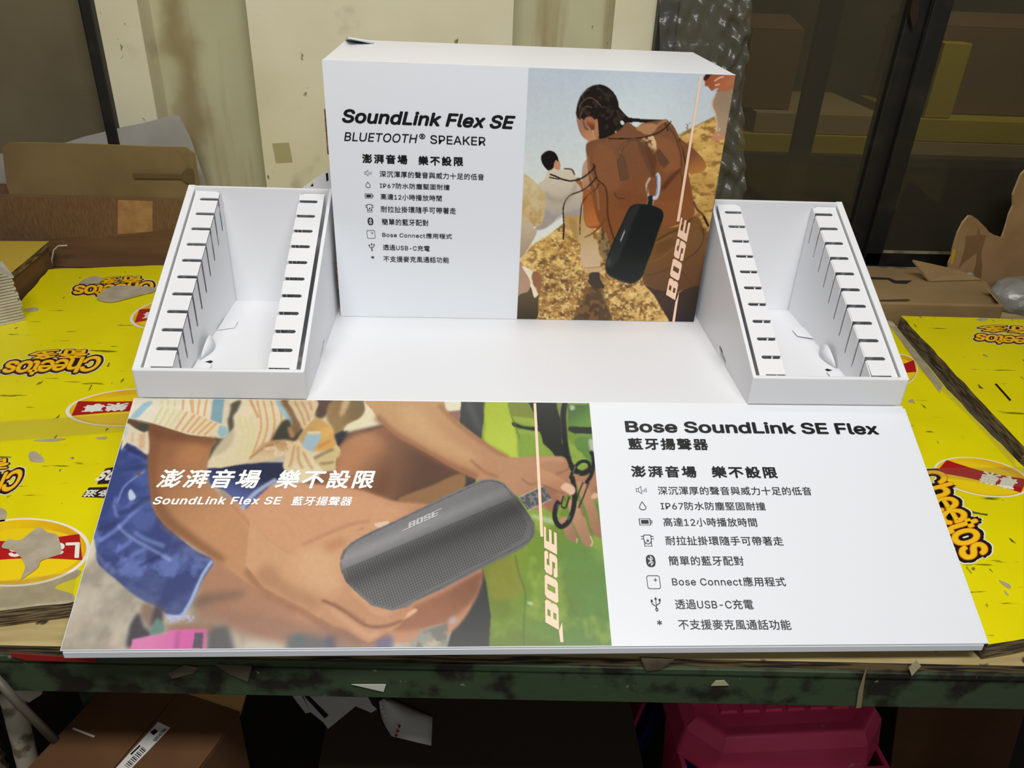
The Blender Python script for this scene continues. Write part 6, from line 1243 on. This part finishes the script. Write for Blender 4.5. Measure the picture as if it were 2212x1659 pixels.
def symbol(face, parent, box, mt, k):
    (x0, y0), (x1, y1) = box
    f = plane_to3(*face, (x0, y1), (x1, y1), (x0, y0), 0.0005)
    if k == 4:
        a = fillp([(0.5+0.5*math.copysign(abs(math.cos(t))**.75, math.cos(t)), 0.5+0.5*math.copysign(abs(math.sin(t))**.8, math.sin(t))) for t in [2*math.pi*i/32 for i in range(32)]])
        o = place(a, f, name='list_symbol', mt=mt, parent=parent)
        g = strokes([[(.25, .28), (.74, .68), (.5, .88), (.5, .12), (.74, .34), (.25, .72)]], .085)
        f2 = plane_to3(*face, (x0, y1), (x1, y1), (x0, y0), 0.0008); lo = np.array(g).reshape(-1, 2).min(0); hi = np.array(g).reshape(-1, 2).max(0)
        place(g, lambda u, v: f2(lo[0]+(hi[0]-lo[0])*u, lo[1]+(hi[1]-lo[1])*v), name='list_symbol', mt=PRINT_W, parent=parent); return
    place(SYM[k], f, name='list_symbol', mt=mt, parent=parent)
for k, b in enumerate((((178, 300), (275, 384)), ((190, 460), (263, 548)), ((183, 625), (300, 690)), ((192, 772), (308, 885)), ((222, 957), (300, 1060)), ((212, 1130), (327, 1245)), ((238, 1306), (320, 1418)))):
    symbol(HEAD, hb, H5(*b), INKD, k)
for k, b in enumerate((((165, 97), (272, 178)), ((195, 252), (270, 345)), ((196, 428), (331, 497)), ((222, 593), (354, 717)), ((270, 800), (367, 926)), ((280, 1010), (418, 1150)), ((322, 1230), (427, 1380)))):
    symbol(FRONT, panel, R6(*b), INKD, k)

# ---- slanted block logo, drawn once in local units (x along the word 0..5.6, y 0..1)
def logo_tris():
    c = 0.13; t = []
    ch = lambda x0, x1: [(x0+c, 0), (x1-c, 0), (x1, c), (x1, 1-c), (x1-c, 1), (x0+c, 1), (x0, 1-c), (x0, c)]
    t += fillp([(0, 0), (1.3-c, 0), (1.3, c), (1.3, .42), (1.2, .5), (1.3, .58), (1.3, 1-c), (1.3-c, 1), (0, 1)], [[(.45, .16), (.80, .16), (.80, .40), (.45, .40)], [(.45, .60), (.80, .60), (.80, .84), (.45, .84)]])
    t += fillp(ch(1.42, 2.72), [[(1.90, .2), (2.24, .2), (2.24, .8), (1.90, .8)]])
    x = 2.84
    t += fillp([(x+c, 0), (x+1.3-c, 0), (x+1.3, c), (x+1.3, .55), (x+1.3-c, .62), (x+.5, .62), (x+.5, .82), (x+.85, .82), (x+.85, .7), (x+1.3, .7), (x+1.3, 1-c), (x+1.3-c, 1), (x+c, 1), (x, 1-c), (x, .48), (x+c, .40), (x+.85, .40), (x+.85, .18), (x+.5, .18), (x+.5, .3), (x, .3), (x, c)])
    x = 4.26
    t += fillp([(x, 0), (x+1.3, 0), (x+1.3, .2), (x+.5, .2), (x+.5, .40), (x+1.3, .40), (x+1.3, .60), (x+.5, .60), (x+.5, .84), (x+1.3, .84), (x+1.3, 1), (x, 1)])
    return t
LOGO = logo_tris(); LOGOL = 5.56
def logo(face, parent, P0, P1, P2, mt, lift=0.0009, ext0=0, ext1=0):
    mapper, O, U, V, N = face; a, b, c = [np.array(q) for q in mapper([P0, P1, P2])]; ex2 = (b-a)/LOGOL; ey2 = c-a
    T_ = [list(q) for q in LOGO]
    if ext0: T_ += fillp([(-ext0, 0), (0, 0), (0, .16), (-ext0, .16)])
    if ext1: T_ += fillp([(LOGOL, .84), (LOGOL+ext1, .84), (LOGOL+ext1, 1), (LOGOL, 1)])
    m = MB(); 
    for q in T_:
        m.add([O+U*r[0]+V*r[1]+N*lift for r in [a+ex2*p[0]+ey2*p[1] for p in q]], [(0, 1, 2)])
    return m.build('block_logo', mt, parent)
def quad(face, parent, pts, mt, name, lift):
    mapper, O, U, V, N = face; m = MB(); m.add([O+U*r[0]+V*r[1]+N*lift for r in mapper(pts)], [(0, 1, 2, 3)]); return m.build(name, mt, parent)
logo(HEAD, hb, (1457.9, 647.9), (1491.1, 482.1), (1438.4, 636.1), PEACH)
quad(HEAD, hb, [(1511.4, 163.8), (1516.2, 164.0), (1467.3, 478), (1461.2, 478)], PEACH, 'logo_line', 0.0011)
quad(HEAD, hb, [(1466.5, 631), (1458.5, 652), (1451.8, 694.4), (1457.2, 694.6)], PEACH, 'logo_line', 0.0011)
logo(FRONT, panel, (1207.3, 1361.5), (1202.0, 1152.6), (1178.0, 1344.6), PEACH)
quad(FRONT, panel, [(1152.3, 872), (1158.0, 872), (1173.6, 1160), (1167.2, 1160)], PEACH, 'logo_line', 0.0011)
quad(FRONT, panel, [(1214.0, 1345), (1207.2, 1364), (1210.3, 1388), (1216.8, 1388)], PEACH, 'logo_line', 0.0011)
SIL = mat('silver_ink', (178, 178, 176), 0.4)
f5 = lambda *p: zoomed(620, 1080, 5.026, p); zd = lambda *p: zoomed(1300, 420, 5.923, p)
logo(FRONT, panel, *f5((1318, 314), (1640, 170), (1322, 250)), SIL, ext0=1.1, ext1=0.7)
logo(HEAD, hb, *zd((248, 592), (300, 468), (232, 586)), SIL, ext0=0.8, ext1=0.8)

# ------------------------------------------------------------------ printing on the yellow boards
def aff(zs, P0, P1, P2, dz):
    a, b, c = [np.array((*xy(*p, zs), zs+dz)) for p in (P0, P1, P2)]
    return lambda u, v: Vector(a+(b-a)*u+(c-a)*v)
def snack_logo(parent, zs, word, P0, P1, P2, bold=0.06, arch=0.0, dz=0.0006):
    t = text_tris(word, 0.92)
    for i, (mt, bo, d) in enumerate(((INK_W, bold*3.7, 0), (INK_K, bold*2.9, .0002), (INK_O, bold*1.0, .0004), (INK_Y, bold*0.5, .0006))):
        T_ = np.array(t)[..., :2]; lo = T_.reshape(-1, 2).min(0); hi = T_.reshape(-1, 2).max(0); asp = hi-lo; f = aff(zs, P0, P1, P2, dz+d); r = bo*asp[1]
        m = MB()
        for k in range(9 if bo else 1):
            o = np.array((r*math.cos(k*math.pi/4), r*math.sin(k*math.pi/4))) if k < 8 and bo else np.zeros(2)
            q = (T_+o-lo)/asp
            if arch: q[..., 1] = q[..., 1]+arch*(q[..., 0]-0.5)**2*4-arch*.5
            m.add([f(u, v)+Vector((0, 0, k*1.2e-5)) for u, v in q.reshape(-1, 2)], [(3*j, 3*j+1, 3*j+2) for j in range(len(q))])
        m.build('printed_logo', mt, parent)
zq = lambda *p: zoomed(0, 560, 4.879, p)
snack_logo(bdL, ZL, 'Cheetos', *zq((1080, 1030), (90, 1090), (1010, 1180)), arch=-0.12)
snack_logo(bdL, ZL, '奇多', *zq((935, 955), (345, 965), (900, 1050)), 0.04)
snack_logo(bdL, ZL, 'Cheetos', *zq((1620, 240), (800, 290), (1600, 350)), arch=-0.12)
snack_logo(bdL, ZL, '奇多', *zq((1500, 180), (1050, 195), (1490, 250)), 0.04)
z8 = lambda *p: zoomed(0, 850, 3.2525, p)
snack_logo(bdL, ZL, 'Cheetos', *z8((170, 540), (-420, 620), (110, 680)), arch=-0.12)
snack_logo(bdL, ZL, '奇多', *z8((60, 455), (-280, 490), (55, 535)), 0.04)
z9 = lambda *p: zoomed(1812, 500, 2.074, p)
snack_logo(bdR, ZR2, 'Cheetos', *z9((960, 478), (620, 462), (950, 515)), arch=-0.12)
snack_logo(bdR, ZR2, '奇多', *z9((880, 430), (630, 418), (880, 462)), 0.04)
za = lambda *p: zoomed(1900, 1080, 4.878, p)
snack_logo(bdM, ZL, 'Cheetos', *za((330, -250), (905, 640), (640, -330)), arch=-0.1)
write_on = lambda parent, zs, s_, P0, P1, P2, mt, bold=0, shear=0, dz=0.0014, name='printed_text': place(text_tris(s_), aff(zs, P0, P1, P2, dz), 0, bold, shear, name, mt, parent)
write_on(bdM, ZL, 'BRAND', *za((905, 715), (960, 785), (918, 706)), INK_K); write_on(bdM, ZL, '®', *za((965, 742), (1000, 748), (972, 714)), INK_K)
def chip_logo(parent, zs, cx, cy, P_right, P_up, words):
    """oval crisp emblem with red ribbon: P_right / P_up are photo points at the ends of its half axes"""
    c, a, b = [np.array((*xy(*p, zs), zs)) for p in ((cx, cy), P_right, P_up)]
    ax, ay = a-c, b-c
    def lay(pts, mt, dz):
        m = MB(); tr = fillp(pts)
        for q in tr: m.add([Vector(c+ax*p[0]+ay*p[1]+np.array((0, 0, dz))) for p in q], [(0, 1, 2)])
        m.build('printed_logo', mt, parent)
    lay(circ(0, 0, 1.06, 48), INK_W, .0006); lay(circ(0, 0, 1.0, 48), INK_G, .0008); lay([(x*0.93, y*0.8+0.1) for x, y in circ(0, 0, 1, 40)], mat('pale_yellow_print', (238, 206, 10), 0.4), .0009)
    N_ = 24; topc = [(-1.04+2.08*k/N_, 0.36-0.30*(k/N_-.5)-0.10*math.cos((k/N_-.5)*4)) for k in range(N_+1)]; bot = [(1.02-2.04*k/N_, -0.42-0.28*((1-k/N_)-.5)+0.12*math.cos(((1-k/N_)-.5)*4)) for k in range(N_+1)]
    rib = topc+bot; lay([(x if x*x+y*y < 1 else x/math.hypot(x, y), y if x*x+y*y < 1 else y/math.hypot(x, y)) for x, y in rib], INK_R, .0011)
    for s_, x0, x1, y0, y1 in words:
        f = lambda u, v: Vector(c+ax*(x0+(x1-x0)*u)+ay*(y0+(y1-y0)*v-0.13*(x0+(x1-x0)*u))+np.array((0, 0, .0014)))
        place(text_tris(s_), f, 0, 0.035, 0.25, 'printed_text', INK_W, parent)
WD = [("Lay's", -.88, -.02, -.28, .30), ('樂事', .08, .82, -.22, .24)]
chip_logo(bdL, ZL, 292, 879, (150, 890), (300, 918), WD)
chip_logo(bdL, ZL, 40, 1190, (-110, 1205), (55, 1262), [("Lay's", -.90, .10, -.28, .30), ('樂事', .25, .85, -.22, .24)][:0]+[('Lay', -1.0, -.3, -.28, .30)][:0]+[("Lay's", -.92, .15, -.30, .32)])
chip_logo(bdL, ZL, 395, 672, (287, 690), (402, 706), WD)
chip_logo(bdM, ZL, 2120, 1030, (2215, 1058), (2085, 1062), [('樂事', -.05, .8, -.35, .4)])
chip_logo(bdM, ZL, 1940, 800, (1980, 796), (1940, 835), [])
# black corn-snack emblem that shows left of the panel
m = MB(); m.add([hz(x, y, ZL+0.0006) for x, y in ((214, 1033), (228, 1012), (262, 1006), (300, 1010), (300, 1040), (210, 1046))], [(0, 1, 2, 3, 4, 5)]); m.add([hz(x, y, ZL+0.0006) for x, y in ((176, 1073), (192, 1053), (290, 1050), (285, 1078))], [(0, 1, 2, 3)]); m.build('printed_logo', mat('dark_brown_print', (44, 22, 22), 0.4), bdL)
write_on(bdL, ZL, 'Doritos', (348, 1009), (222, 1018), (326, 1040), INK_W, 0.05, 0.3); write_on(bdL, ZL, '多力多滋', (300, 1056), (184, 1060), (296, 1072), INK_W, 0.02, 0.2)
# label lettering on the carton under the table
lt = lambda *p: zoomed(0, 1440, 3.95, p)
write_ = lambda s_, P0, P1, P2: place(text_tris(s_), aff(zlb, P0, P1, P2, 0.0006), 0, 0.02, 0, 'printed_text', INK_K, lab)
write_('BBD6730', *lt((1330, 640), (1425, 540), (1305, 630)))
